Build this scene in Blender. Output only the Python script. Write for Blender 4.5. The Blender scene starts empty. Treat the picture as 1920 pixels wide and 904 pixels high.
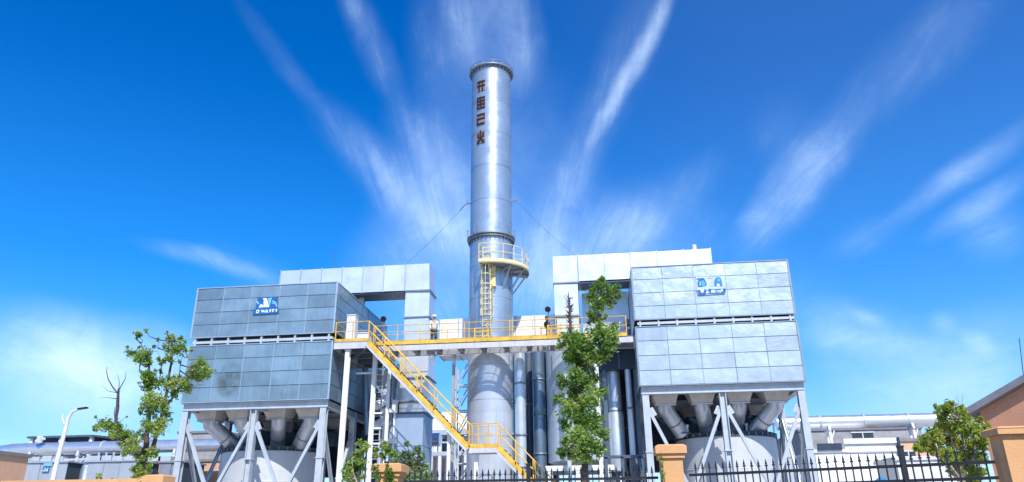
import bpy, math, random
from mathutils import Vector, Matrix
from math import radians as rad, sin, cos, pi, sqrt

random.seed(11)
scene = bpy.context.scene
COL = scene.collection

# ------------------------------------------------------------------ camera
EYE = 1.6
PITCH, YAW, ROLL, FPX = rad(21.2296), rad(6.8231), rad(0.5892), 1378.13
cF = Vector((-sin(YAW)*cos(PITCH), cos(YAW)*cos(PITCH), sin(PITCH)))
cR0 = Vector((cos(YAW), sin(YAW), 0.0)); cU0 = cR0.cross(cF)
cR = cos(ROLL)*cR0 - sin(ROLL)*cU0
cU = sin(ROLL)*cR0 + cos(ROLL)*cU0
cam_d = bpy.data.cameras.new("camera"); cam = bpy.data.objects.new("camera", cam_d); COL.objects.link(cam)
cam.matrix_world = Matrix.Translation((0, 0, EYE)) @ Matrix((cR, cU, -cF)).transposed().to_4x4()
cam_d.sensor_width = 36.0; cam_d.lens = FPX/1920*36.0
cam_d.clip_start = 0.1; cam_d.clip_end = 5000
scene.camera = cam

def ray(px, py): return cF + cR*((px-960)/FPX) - cU*((py-452)/FPX)
def at(px, py, Y):
    d = ray(px, py); return Vector((0, 0, EYE)) + d*(Y/d.y)

# ------------------------------------------------------------------ sky and sun
SUN_EL, SUN_AZ = rad(46.5), rad(20)          # azimuth measured from -Y (behind the camera) towards +X
sun_dir = Vector((sin(SUN_AZ)*cos(SUN_EL), -cos(SUN_AZ)*cos(SUN_EL), sin(SUN_EL)))
w = bpy.data.worlds.new("World"); scene.world = w; w.use_nodes = True
nt = w.node_tree; nt.nodes.clear()
class NG:
    """small helper for node maths"""
    def __init__(s, nt): s.nt = nt
    def n(s, t, **k):
        x = s.nt.nodes.new(t)
        for a, b in k.items(): setattr(x, a, b)
        return x
    def put(s, sock, v):
        if isinstance(v, (int, float)): sock.default_value = v
        elif isinstance(v, (tuple, list)): sock.default_value = v
        else: s.nt.links.new(v, sock)
    def m(s, op, a, b=0.0, c=None, clamp=False):
        x = s.n('ShaderNodeMath', operation=op, use_clamp=clamp)
        s.put(x.inputs[0], a); s.put(x.inputs[1], b)
        if c is not None: s.put(x.inputs[2], c)
        return x.outputs[0]
    def mr(s, v, a, b, c, d, smooth=True):
        x = s.n('ShaderNodeMapRange'); x.interpolation_type = 'SMOOTHSTEP' if smooth else 'LINEAR'
        for i, q in enumerate((v, a, b, c, d)): s.put(x.inputs[i], q)
        return x.outputs[0]
    def comb(s, x_, y_, z_):
        x = s.n('ShaderNodeCombineXYZ')
        for i, q in enumerate((x_, y_, z_)): s.put(x.inputs[i], q)
        return x.outputs[0]
    def noise(s, vec, scale, detail=3, rough=0.5, col=False, dist=0.0):
        x = s.n('ShaderNodeTexNoise'); s.put(x.inputs['Vector'], vec)
        x.inputs['Scale'].default_value = scale; x.inputs['Detail'].default_value = detail
        x.inputs['Roughness'].default_value = rough; x.inputs['Distortion'].default_value = dist
        return x.outputs['Color' if col else 'Fac']
    def mix(s, f, a, b, bt='MIX'):
        x = s.n('ShaderNodeMix', data_type='RGBA', blend_type=bt)
        s.put(x.inputs[0], f)
        for i, q in ((6, a), (7, b)):
            if isinstance(q, (tuple, list)) and len(q) == 3: q = (*q, 1)
            s.put(x.inputs[i], q)
        return x.outputs[2]
g = NG(nt)
sky = g.n('ShaderNodeTexSky', sky_type='NISHITA', sun_disc=False, sun_elevation=SUN_EL,
          sun_rotation=math.atan2(sun_dir.x, sun_dir.y), altitude=50, air_density=1.0, dust_density=0.6, ozone_density=3.0)
hs = g.n('ShaderNodeHueSaturation'); hs.inputs['Saturation'].default_value = 1.75; hs.inputs['Value'].default_value = 1.75
hs.inputs['Hue'].default_value = 0.514
nt.links.new(sky.outputs[0], hs.inputs['Color'])
tc = g.n('ShaderNodeTexCoord'); sp = g.n('ShaderNodeSeparateXYZ'); nt.links.new(tc.outputs['Generated'], sp.inputs[0])
AZ = g.m('ARCTAN2', sp.outputs[0], sp.outputs[1]); EL = g.m('ARCSINE', sp.outputs[2])
def azel(px, py):
    d = ray(px, py).normalized(); return math.atan2(d.x, d.y), math.asin(d.z)
PV = g.comb(AZ, EL, 0.0)
wn = g.noise(PV, 5.0, 4, 0.55, col=True)
ws = g.n('ShaderNodeSeparateColor'); nt.links.new(wn, ws.inputs[0])
azw = g.m('MULTIPLY_ADD', ws.outputs[0], 0.034, g.m('SUBTRACT', AZ, 0.017))
elw = g.m('MULTIPLY_ADD', ws.outputs[1], 0.034, g.m('SUBTRACT', EL, 0.017))
# wisps of high cirrus, each one a long soft streak in sky azimuth and elevation
STREAKS = [ # x0,y0,x1,y1, width0,width1, strength, edge softness at ends
 (1275,-60,1105,270, 24,10,.80), (1240,-60,1060,330, 60,26,.26), (1112,255,985,500, 14,62,.40),
 (1880,-40,1560,230, 45,40,.20), (1610,180,1395,460, 55,24,.62), (1440,370,1395,455, 26,22,.30), (1520,180,1440,300,60,50,.12),
 (1940,235,1675,405, 26,12,.50), (1940,318,1750,445, 20,16,.45), (1700,400,1540,480, 16,30,.20), (1930,420,1800,460,40,30,.25),
 (440,-10,640,240, 12,22,.17), (600,200,890,480, 34,46,.46), (660,250,900,520, 30,60,.16), (640,-40,700,60, 24,20,.30),(655,-30,760,200, 24,34,.25),
 (740,190,890,400, 30,60,.30), (830,-60,900,140, 20,34,.42), (800,-40,850,250, 45,50,.20), (970,-60,975,180, 50,34,.42), (900,-60,930,60, 60,50,.30),
 (790,220,905,470, 38,50,.32), (980,560,1230,370, 62,52,.42), (1160,440,1350,300, 50,22,.20), (1000,420,1040,600, 60,60,.34),
 (1180,380,1230,470, 40,44,.25), (270,452,540,532, 7,22,.46), (380,470,640,590, 24,40,.18),
 (-60,600,420,740, 56,60,.55), (-60,650,330,735, 52,40,.45), (-60,760,300,800, 26,40,.16), (250,600,420,720,40,30,.25),
 (1590,582,1672,612, 14,10,.50), (1738,588,1800,622, 18,14,.46), (1795,618,1870,658, 14,12,.42), (1480,640,1760,638, 26,14,.38), (1480,600,1660,600, 40,26,.22),
 (640,520,900,440, 60,70,.22), (960,600,1000,440, 70,70,.30), (1040,480,1400,430, 60,60,.14), (1990,600,1600,790, 70,50,.32), (1500,700,1700,720, 50,40,.22), (700,640,900,560, 30,40,.2), (1350,470,1600,640, 60,60,.14),
]
(av, ev) = azel(945, 860)
ra, re = g.m('SUBTRACT', azw, av), g.m('SUBTRACT', elw, ev)
fth = g.m('ARCTAN2', ra, re); frho = g.m('POWER', g.m('MULTIPLY_ADD', ra, ra, g.m('MULTIPLY', re, re)), 0.5)
fine = g.noise(g.comb(g.m('MULTIPLY', fth, 9.0), g.m('MULTIPLY', frho, 5.0), 0.0), 1.0, 5, 0.55, dist=0.5)
soft = g.noise(PV, 7.0, 6, 0.62, dist=0.3)
fib = g.m('MULTIPLY', g.mr(fine, 0.25, 0.75, 0.62, 1.15), g.mr(soft, 0.28, 0.70, 0.55, 1.15))
PW = g.comb(azw, elw, 0.0)
tot = None
for i, (x0, y0, x1, y1, w0, w1, s) in enumerate(STREAKS):
    (a0, e0), (a1, e1) = azel(x0, y0), azel(x1, y1)
    dx, dy = a1-a0, e1-e0; L = sqrt(dx*dx+dy*dy)
    mp = g.n('ShaderNodeMapping', vector_type='TEXTURE'); nt.links.new(PW, mp.inputs[0])
    mp.inputs['Location'].default_value = ((a0+a1)/2, (e0+e1)/2, 0)
    mp.inputs['Rotation'].default_value = (0, 0, math.atan2(dy, dx))
    mp.inputs['Scale'].default_value = (L*.66, (w0+w1)/2/FPX*1.75, 1)
    ln = g.n('ShaderNodeVectorMath', operation='LENGTH'); nt.links.new(mp.outputs[0], ln.inputs[0])
    v = g.mr(ln.outputs['Value'], 1.0, 0.0, 0.0, s)
    tot = v if tot is None else g.m('ADD', tot, v)
hair = g.noise(g.comb(g.m('MULTIPLY', fth, 30.0), g.m('MULTIPLY', frho, 9.0), 4.0), 1.0, 7, 0.68, dist=0.7)
puff = g.noise(PV, 16.0, 7, 0.68, dist=0.6)
hp = g.m('MULTIPLY_ADD', hair, 0.55, g.m('MULTIPLY', puff, 0.45))
brk = g.mr(hp, g.m('MULTIPLY_ADD', tot, -0.35, 0.50), 0.72, 0.55, 1.30)
tot = g.m('MULTIPLY', g.m('MULTIPLY', g.m('MULTIPLY', tot, 0.76), fib), brk)
VEIL = [(930,760,925,120, 190,.17), (700,620,900,330, 120,.13), (1000,600,1300,380, 110,.14), (-60,640,380,720, 80,.42), (-80,700,250,770, 50,.22), (1500,620,1760,660, 60,.16), (1940,640,1600,800, 90,.22), (870,-60,940,180, 90,.12)]
for (x0, y0, x1, y1, w_, s) in VEIL:
    (a0, e0), (a1, e1) = azel(x0, y0), azel(x1, y1); dx, dy = a1-a0, e1-e0; L = sqrt(dx*dx+dy*dy)
    mp = g.n('ShaderNodeMapping', vector_type='TEXTURE'); nt.links.new(PW, mp.inputs[0])
    mp.inputs['Location'].default_value = ((a0+a1)/2, (e0+e1)/2, 0); mp.inputs['Rotation'].default_value = (0, 0, math.atan2(dy, dx))
    mp.inputs['Scale'].default_value = (L*.7, w_/FPX*1.5, 1)
    ln = g.n('ShaderNodeVectorMath', operation='LENGTH'); nt.links.new(mp.outputs[0], ln.inputs[0])
    tot = g.m('ADD', tot, g.m('MULTIPLY', g.mr(ln.outputs['Value'], 1.0, 0.0, 0.0, s), g.mr(puff, 0.3, 0.7, 0.7, 1.2)))
tot = g.m('DIVIDE', tot, g.m('MULTIPLY_ADD', tot, 0.45, 1.0))
front = g.mr(sp.outputs[1], -0.05, 0.1, 0, 1)
tot = g.m('MULTIPLY', tot, front)
# thinner cirrus over the rest of the sky (behind the camera too)
gen = g.noise(g.comb(g.m('MULTIPLY', AZ, 1.5), g.m('MULTIPLY', EL, 5.0), 3.0), 1.3, 6, 0.62, dist=0.4)
back = g.m('MULTIPLY', g.mr(gen, 0.46, 0.75, 0, 0.55), g.mr(sp.outputs[1], -0.3, 0.12, 1, 0.0))
tot = g.m('ADD', tot, back, clamp=True)
skyc = g.mix(g.mr(EL, 0.02, 0.62, 0.34, 0.0), hs.outputs[0], (1.2, 5.4, 12.5))
skyc = g.mix(g.mr(EL, 0.0, 0.33, 0.38, 0.0), skyc, (5.0, 7.2, 10.4))
skyc = g.mix(g.mr(AZ, -0.30, 0.35, 0.0, 0.045), skyc, (6.0, 7.0, 8.0))
skyc = g.mix(tot, skyc, (7.6, 9.9, 13.0))
bg = g.n('ShaderNodeBackground'); nt.links.new(skyc, bg.inputs[0]); bg.inputs[1].default_value = 0.10
wo = g.n('ShaderNodeOutputWorld'); nt.links.new(bg.outputs[0], wo.inputs[0])

sd = bpy.data.lights.new("sun", 'SUN'); sd.energy = 4.8; sd.angle = rad(0.53); sd.color = (1.0, 0.96, 0.90)
sun = bpy.data.objects.new("sun", sd); COL.objects.link(sun); sun.location = (0, -10, 60)
sun.rotation_euler = sun_dir.to_track_quat('Z', 'Y').to_euler()
scene.view_settings.view_transform = 'Standard'; scene.view_settings.look = 'None'
scene.view_settings.gamma = 1.0; scene.view_settings.use_curve_mapping = False
scene.view_settings.exposure = 0.25
scene.render.resolution_x, scene.render.resolution_y = 1024, 482

# ------------------------------------------------------------------ materials
MATS = {}
def mat(name, col, rough=0.6, metal=0.0, var=0.12, vscale=1.2, bump=0.0, bscale=20.0, island=0.0, streak=0.0, rvar=0.04, dirt=None, spec=None):
    if name in MATS: return MATS[name]
    m = bpy.data.materials.new(name); m.use_nodes = True; n = m.node_tree; G = NG(n)
    b = n.nodes['Principled BSDF']; t = G.n('ShaderNodeTexCoord').outputs['Object']
    nz = G.noise(t, vscale, 5, 0.6)
    c = G.mix(G.mr(nz, 0.3, 0.7, 0, 1), tuple(x*(1-var) for x in col), tuple(min(1, x*(1+var)) for x in col))
    if island:
        gi = G.n('ShaderNodeNewGeometry').outputs['Random Per Island']
        c = G.mix(1.0, c, G.mix(gi, (1-island,)*3, (1+island,)*3), 'MULTIPLY')
    if streak:
        mp = G.n('ShaderNodeMapping'); mp.inputs['Scale'].default_value = (5, 5, 0.35); n.links.new(t, mp.inputs[0])
        sn = G.noise(mp.outputs[0], 1.4, 5, 0.65)
        c = G.mix(G.mr(sn, 0.48, 0.75, 0, streak), c, dirt or tuple(x*0.45 for x in col))
    n.links.new(c, b.inputs['Base Color'])
    rn = G.noise(t, vscale*2.3, 3, 0.5)
    n.links.new(G.mr(rn, 0.3, 0.7, max(0.05, rough-rvar), min(1, rough+rvar)), b.inputs['Roughness'])
    b.inputs['Metallic'].default_value = metal
    if spec is not None: b.inputs['Specular IOR Level'].default_value = spec
    if bump:
        bn = G.n('ShaderNodeBump'); bn.inputs['Strength'].default_value = bump; bn.inputs['Distance'].default_value = 0.05
        n.links.new(G.noise(t, bscale, 4, 0.6), bn.inputs['Height']); n.links.new(bn.outputs[0], b.inputs['Normal'])
    MATS[name] = m; return m
def leafmat(name, c1, c2, c3, island_scale=1.0):
    m = bpy.data.materials.new(name); m.use_nodes = True; n = m.node_tree; G = NG(n)
    b = n.nodes['Principled BSDF']
    gi = G.n('ShaderNodeNewGeometry').outputs['Random Per Island']
    t = G.n('ShaderNodeTexCoord').outputs['Object']
    nz = G.noise(t, 1.1, 3, 0.5)
    c = G.mix(gi, c1, c2); c = G.mix(G.mr(nz, 0.45, 0.65, 0, 0.85), c, c3)
    n.links.new(c, b.inputs['Base Color']); b.inputs['Roughness'].default_value = 0.42
    tr = G.n('ShaderNodeBsdfTranslucent'); hsv = G.n('ShaderNodeHueSaturation'); hsv.inputs['Value'].default_value = 1.5
    n.links.new(c, hsv.inputs['Color']); n.links.new(hsv.outputs[0], tr.inputs[0])
    mx = G.n('ShaderNodeMixShader'); mx.inputs[0].default_value = 0.42
    n.links.new(b.outputs[0], mx.inputs[1]); n.links.new(tr.outputs[0], mx.inputs[2])
    n.links.new(mx.outputs[0], n.nodes['Material Output'].inputs[0])
    MATS[name] = m; return m

M_BLUEPANEL = mat('weathered_blue_grey_steel', (0.225, 0.325, 0.375), 0.38, 0.52, 0.14, 0.8, 0.8, 0.9, island=0.16, streak=0.35, dirt=(0.13, 0.17, 0.2))
M_PALEPANEL = mat('pale_galvanised_steel', (0.46, 0.535, 0.56), 0.34, 0.5, 0.08, 0.8, 0.9, 0.9, island=0.10, streak=0.25, dirt=(0.36, 0.42, 0.48))
M_SEAM = mat('seam_strip_steel', (0.42, 0.50, 0.58), 0.45, 0.6)
M_SEAMP = mat('pale_seam_strip_steel', (0.22, 0.27, 0.31), 0.45, 0.6)
M_GAP = mat('dark_gap_steel', (0.06, 0.08, 0.10), 0.7, 0.3)
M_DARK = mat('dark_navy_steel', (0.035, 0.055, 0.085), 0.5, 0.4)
M_DARK2 = mat('dark_and_shaded_steel', (0.10, 0.14, 0.19), 0.45, 0.5, streak=0.3)  # dark steel parts; also the shade painted under the big ducts
M_ALU = mat('bright_aluminium_sheet', (0.70, 0.73, 0.76), 0.36, 0.6, 0.04, 0.7, 0.15, 0.9, island=0.04, streak=0.10)
M_CHIM = mat('chimney_stainless_steel', (0.47, 0.53, 0.56), 0.30, 0.68, 0.08, 0.6, 0.04, 5.0, island=0.045, streak=0.22, rvar=0.05, dirt=(0.38,0.43,0.47))
M_FLANGE = mat('grey_flange_steel', (0.22, 0.25, 0.28), 0.5, 0.6)
M_PIPE = mat('silver_pipe_cladding', (0.62, 0.68, 0.74), 0.35, 0.6, 0.06, 1.0, 0.05, 4.0, streak=0.15)
M_PIPEB = mat('blue_grey_pipe_cladding', (0.20, 0.28, 0.36), 0.35, 0.7, 0.08, 1.0, streak=0.2)
M_HOPPER = mat('beige_hopper_steel', (0.60, 0.56, 0.52), 0.55, 0.2, 0.1, 1.5, streak=0.25)
M_CHUTE = mat('grey_chute_cladding', (0.58, 0.61, 0.66), 0.32, 0.6, 0.08, 1.2, streak=0.2)
M_TANK = mat('white_tank_paint', (0.53, 0.55, 0.56), 0.5, 0.1, 0.05, 0.7, streak=0.18)
M_STEEL = mat('pale_grey_painted_steel', (0.43, 0.48, 0.52), 0.5, 0.15, 0.08, 2.0, streak=0.25)
M_WHITE = mat('white_painted_steel', (0.66, 0.67, 0.68), 0.45, 0.05, 0.05, 2.0, streak=0.15)
M_GIRD = mat('light_grey_girder', (0.50, 0.50, 0.51), 0.55, 0.1, 0.07, 2.0, streak=0.3)
M_YEL = mat('yellow_safety_paint', (0.66, 0.40, 0.045), 0.5, 0.0, 0.22, 3.0, streak=0.6, dirt=(0.35, 0.2, 0.05))
M_PYEL = mat('faded_yellow_paint', (0.72, 0.60, 0.30), 0.5, 0.0, 0.12, 4.0)
M_RUST = mat('rusty_brown_steel', (0.12, 0.07, 0.045), 0.8, 0.1)
M_BLACK = mat('black_iron', (0.018, 0.019, 0.022), 0.45, 0.2, 0.2, 6.0)
M_ORANGE = mat('orange_render', (0.64, 0.345, 0.15), 0.85, 0, 0.07, 1.6, 0.25, 30, streak=0.22, dirt=(0.42, 0.22, 0.11))
M_TERRA = mat('terracotta_render', (0.50, 0.24, 0.14), 0.9, 0, 0.06, 1.2, 0.2, 30, streak=0.15)
M_PEACH = mat('peach_render', (0.62, 0.38, 0.24), 0.85, 0, 0.07, 1.0, streak=0.2)
M_CONC = mat('weathered_concrete', (0.30, 0.30, 0.30), 0.9, 0, 0.15, 1.5, 0.2, 20, streak=0.4)
M_ROOF = mat('grey_roof_fascia', (0.20, 0.20, 0.215), 0.75, 0, 0.12, 2.0, streak=0.3)
M_ASPH = mat('asphalt', (0.055, 0.055, 0.058), 0.9, 0, 0.2, 0.5, 0.3, 30)
M_YARD = mat('concrete_yard', (0.46, 0.44, 0.41), 0.9, 0, 0.12, 0.4, 0.2, 20)
M_BLUE = mat('logo_blue', (0.02, 0.10, 0.30), 0.4)
M_SKYB = mat('logo_light_blue', (0.16, 0.42, 0.68), 0.4)
M_LOGOW = mat('logo_white', (0.55, 0.70, 0.85), 0.4)
M_MAUVE = mat('brown_plate', (0.22, 0.16, 0.16), 0.6)
M_DBROWN = mat('dark_brown_stroke', (0.025, 0.012, 0.012), 0.6)
M_GREYBOX = mat('grey_tank_cladding', (0.38, 0.42, 0.46), 0.5, 0.3, 0.05, 1.0, island=0.05, streak=0.2)
M_PIPEW = mat('long_pipeline_cladding', (0.70, 0.72, 0.75), 0.32, 0.8, 0.05, 1.0, streak=0.15)
M_BARK = mat('tree_bark', (0.085, 0.062, 0.045), 0.95, 0, 0.3, 5.0, 0.6, 12)
M_BARKD = mat('dead_branch_bark', (0.075, 0.05, 0.055), 0.95, 0, 0.3, 5.0, 0.6, 12)
M_PALEBARK = mat('pale_bark', (0.33, 0.28, 0.22), 0.9, 0, 0.3, 5.0, 0.5, 12)
M_CABLE = mat('steel_cable', (0.10, 0.11, 0.13), 0.5, 0.5)
M_GLASS = mat('dark_window_glass', (0.03, 0.04, 0.05), 0.08, 0.0, 0.1, 1.0, rvar=0.02)
M_TARP = mat('blue_tarpaulin', (0.01, 0.22, 0.55), 0.5)
M_SKIN = mat('skin', (0.42, 0.25, 0.18), 0.6)
M_SHIRT = mat('pale_work_shirt', (0.62, 0.62, 0.60), 0.85)
M_TROU = mat('olive_dark_trousers', (0.07, 0.075, 0.05), 0.9)
M_HELM = mat('white_plastic_helmet', (0.8, 0.8, 0.8), 0.3)
M_LEAF1 = leafmat('leaves_bright_green', (0.09, 0.18, 0.02), (0.28, 0.42, 0.07), (0.40, 0.46, 0.14))
M_LEAF2 = leafmat('leaves_mid_green', (0.045, 0.12, 0.02), (0.20, 0.34, 0.05), (0.34, 0.44, 0.10))
M_LEAF3 = leafmat('leaves_yellow_green', (0.17, 0.27, 0.03), (0.36, 0.42, 0.06), (0.40, 0.36, 0.07))
M_LEAF4 = leafmat('leaves_grey_green', (0.14, 0.24, 0.08), (0.32, 0.42, 0.20), (0.24, 0.36, 0.10))

# greenish stain on the lower left casing
def stain_panel():
    m = M_BLUEPANEL.copy(); m.name = 'weathered_steel_with_algae_stain'; n = m.node_tree; G = NG(n)
    b = n.nodes['Principled BSDF']; old = b.inputs['Base Color'].links[0].from_socket
    t = G.n('ShaderNodeTexCoord').outputs['Object']; s = G.n('ShaderNodeSeparateXYZ'); n.links.new(t, s.inputs[0])
    c = at(430, 712, 38)
    dx = G.m('DIVIDE', G.m('SUBTRACT', s.outputs[0], c.x), 0.75); dz = G.m('DIVIDE', G.m('SUBTRACT', s.outputs[2], c.z), 0.95)
    r = G.m('ADD', G.m('MULTIPLY', dx, dx), G.m('MULTIPLY', dz, dz))
    mask = G.m('MULTIPLY', G.mr(r, 0.0, 1.6, 1, 0), G.mr(G.noise(t, 1.6, 5, 0.7), 0.35, 0.6, 0, 0.8))
    n.links.new(G.mix(mask, old, (0.085, 0.10, 0.07)), b.inputs['Base Color'])
    return m
M_STAIN = stain_panel()

# ------------------------------------------------------------------ mesh helpers
class MB:
    def __init__(s): s.v = []; s.f = []; s.sm = []
    def add(s, vs, fs, smooth=False):
        o = len(s.v); s.v += [tuple(p) for p in vs]; s.f += [tuple(i+o for i in f) for f in fs]; s.sm += [smooth]*len(fs)
    def hexa(s, p):   # 8 corners: bottom 4 ccw, top 4 ccw
        s.add(p, [(3,2,1,0),(4,5,6,7),(0,1,5,4),(1,2,6,5),(2,3,7,6),(3,0,4,7)])
    def box(s, x0, y0, z0, x1, y1, z1):
        s.hexa([(x0,y0,z0),(x1,y0,z0),(x1,y1,z0),(x0,y1,z0),(x0,y0,z1),(x1,y0,z1),(x1,y1,z1),(x0,y1,z1)])
    def beam(s, a, b, w=0.1, h=None, up=(0,0,1)):
        a, b = Vector(a), Vector(b); h = h or w; d = (b-a).normalized(); u = Vector(up)
        if abs(d.dot(u)) > 0.98: u = Vector((0,1,0))
        r = d.cross(u).normalized(); u = r.cross(d)
        P = []
        for c in (a, b):
            for sx, sy in ((-1,-1),(1,-1),(1,1),(-1,1)): P.append(c + r*sx*w/2 + u*sy*h/2)
        s.hexa(P)
    def hcol(s, a, b, w=0.3, t=0.03, axis='y'):   # H section column/beam
        a, b = Vector(a), Vector(b); d = (b-a).normalized()
        if axis == 'y': s_ = Vector((0,1,0))
        elif axis == 'x': s_ = Vector((1,0,0))
        else: s_ = Vector((0,0,1))
        r = d.cross(s_).normalized(); s_ = r.cross(d)
        def slab(off, ww, hh):
            P = []
            for c in (a, b):
                for sx, sy in ((-1,-1),(1,-1),(1,1),(-1,1)): P.append(c + off + r*sx*ww/2 + s_*sy*hh/2)
            s.hexa(P)
        slab(s_*(w/2-t/2), w, t); slab(-s_*(w/2-t/2), w, t); slab(Vector((0,0,0)), t, w-2*t)
    def tube(s, pts, r, n=8, caps=True):
        pts = [Vector(p) for p in pts]; rs = r if isinstance(r, (list, tuple)) else [r]*len(pts)
        rings = []; prev = None
        for i, p in enumerate(pts):
            d = (pts[min(i+1, len(pts)-1)] - pts[max(i-1, 0)])
            d = d.normalized() if d.length > 1e-9 else Vector((0,0,1))
            if prev is None:
                u = Vector((0,0,1)) if abs(d.z) < 0.9 else Vector((0,1,0))
                x = d.cross(u).normalized()
            else:
                x = (prev - d*prev.dot(d)).normalized()
            prev = x; y = d.cross(x)
            rings.append([p + (x*cos(2*pi*k/n) + y*sin(2*pi*k/n))*rs[i] for k in range(n)])
        V = [q for R in rings for q in R]; F = []
        for i in range(len(pts)-1):
            for k in range(n):
                F.append((i*n+k, i*n+(k+1)%n, (i+1)*n+(k+1)%n, (i+1)*n+k))
        s.add(V, F, n > 4)
        if caps:
            s.add(rings[0], [tuple(range(n))[::-1]]); s.add(rings[-1], [tuple(range(n))])
    def lathe(s, cx, cy, prof, n=64, a0=0.0, a1=2*pi, cap=False):   # prof: (r,z)
        full = abs(a1-a0-2*pi) < 1e-6; m = n if full else n+1; V = []; F = []
        for r, z in prof:
            for k in range(m):
                a = a0+(a1-a0)*k/n; V.append((cx+r*cos(a), cy+r*sin(a), z))
        for i in range(len(prof)-1):
            for k in range(n):
                k2 = (k+1) % m; F.append((i*m+k, i*m+k2, (i+1)*m+k2, (i+1)*m+k))
        s.add(V, F, True)
        if cap: s.add(V[-m:], [tuple(range(m))])
    def prism(s, poly, off):    # poly: 3d points; off: extrusion vector
        n = len(poly); o = Vector(off); V = [Vector(p) for p in poly] + [Vector(p)+o for p in poly]
        F = [tuple(range(n)), tuple(range(n, 2*n))[::-1]] + [(i, i+n, (i+1)%n+n, (i+1)%n) for i in range(n)]
        s.add(V, F)
    def build(s, name, m, parent=None, fix=False):
        me = bpy.data.meshes.new(name); me.from_pydata(s.v, [], s.f); me.materials.append(m)
        me.polygons.foreach_set('use_smooth', s.sm); me.update()
        if fix:
            import bmesh
            b = bmesh.new(); b.from_mesh(me); bmesh.ops.recalc_face_normals(b, faces=b.faces); b.to_mesh(me); b.free()
        o = bpy.data.objects.new(name, me); COL.objects.link(o)
        if parent is not None:
            o.parent = parent
            p = parent; off = Vector((0,0,0))
            while p is not None: off += p.location; p = p.parent
            o.location = -off     # mesh is in world coordinates; all parents are unrotated
        return o
def tag(o, label=None, cat=None, group=None, kind=None):
    if label: o['label'] = label
    if cat: o['category'] = cat
    if group: o['group'] = group
    if kind: o['kind'] = kind
    return o
def thing(name, loc, label, cat, group=None):
    o = bpy.data.objects.new(name, None); COL.objects.link(o); o.location = loc; o.empty_display_size = 0.3
    return tag(o, label, cat, group)

def panel_wall(mb, O, U, V, N, cols, rows, gap=0.03, bulge=0.009, th=0.030, rnd=None, tilt=0.015, sub=6):
    """separate bulged sheets on a wall; cols/rows are edge positions along U and V; N points outwards"""
    rnd = rnd or random
    for i in range(len(cols)-1):
        for j in range(len(rows)-1):
            u0, u1 = cols[i]+gap/2, cols[i+1]-gap/2; v0, v1 = rows[j]+gap/2, rows[j+1]-gap/2
            tu, tv = rnd.uniform(-tilt, tilt), rnd.uniform(-tilt, tilt); bl = bulge*rnd.uniform(-0.6, 1.2)
            cu, cv = rnd.uniform(.3, .7), rnd.uniform(.3, .7)
            P = []; F = []; n = sub+1
            for b in range(n):
                for a in range(n):
                    s_, t_ = a/sub, b/sub
                    h = bl*sin(pi*s_)**2*sin(pi*t_)**2*(1+.8*(s_-cu)+.8*(t_-cv)) + tu*(s_-.5)*(u1-u0) + tv*(t_-.5)*(v1-v0)
                    if 0 < a < sub and 0 < b < sub: h += rnd.uniform(-.0012, .0012)
                    P.append(O + U*(u0+(u1-u0)*s_) + V*(v0+(v1-v0)*t_) + N*(th+h))
            for b in range(sub):
                for a in range(sub):
                    F.append((b*n+a, b*n+a+1, (b+1)*n+a+1, (b+1)*n+a))
            mb.add(P, F, True); P = list(P); F = []; top = {}
            rim = [(a, 0) for a in range(n)] + [(sub, b) for b in range(1, n)] + [(a, sub) for a in range(sub-1, -1, -1)] + [(0, b) for b in range(sub-1, 0, -1)]
            Q = [P[b*n+a] for a, b in rim]; base = len(Q)
            for a, b in rim:
                Q.append(O + U*(u0+(u1-u0)*a/sub) + V*(v0+(v1-v0)*b/sub))
            m_ = len(rim)
            for k in range(m_):
                k2 = (k+1) % m_; F.append((k, base+k, base+k2, k2))
            mb.add(Q, F, False)

# ------------------------------------------------------------------ setting
mb = MB(); mb.add([(-1500,-300,0),(1500,-300,0),(1500,3000,0),(-1500,3000,0)], [(0,1,2,3)])
tag(mb.build('ground', M_YARD), kind='structure')
mb = MB(); mb.add([(-120,-8,.004),(120,-8,.004),(120,13.0,.004),(-120,13.0,.004)], [(0,1,2,3)])
tag(mb.build('road', M_ASPH), kind='structure')
mb = MB(); mb.box(-120, 13.0, 0.0, 5.0, 16.4, 0.13); tag(mb.build('pavement', M_CONC), kind='structure')

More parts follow.
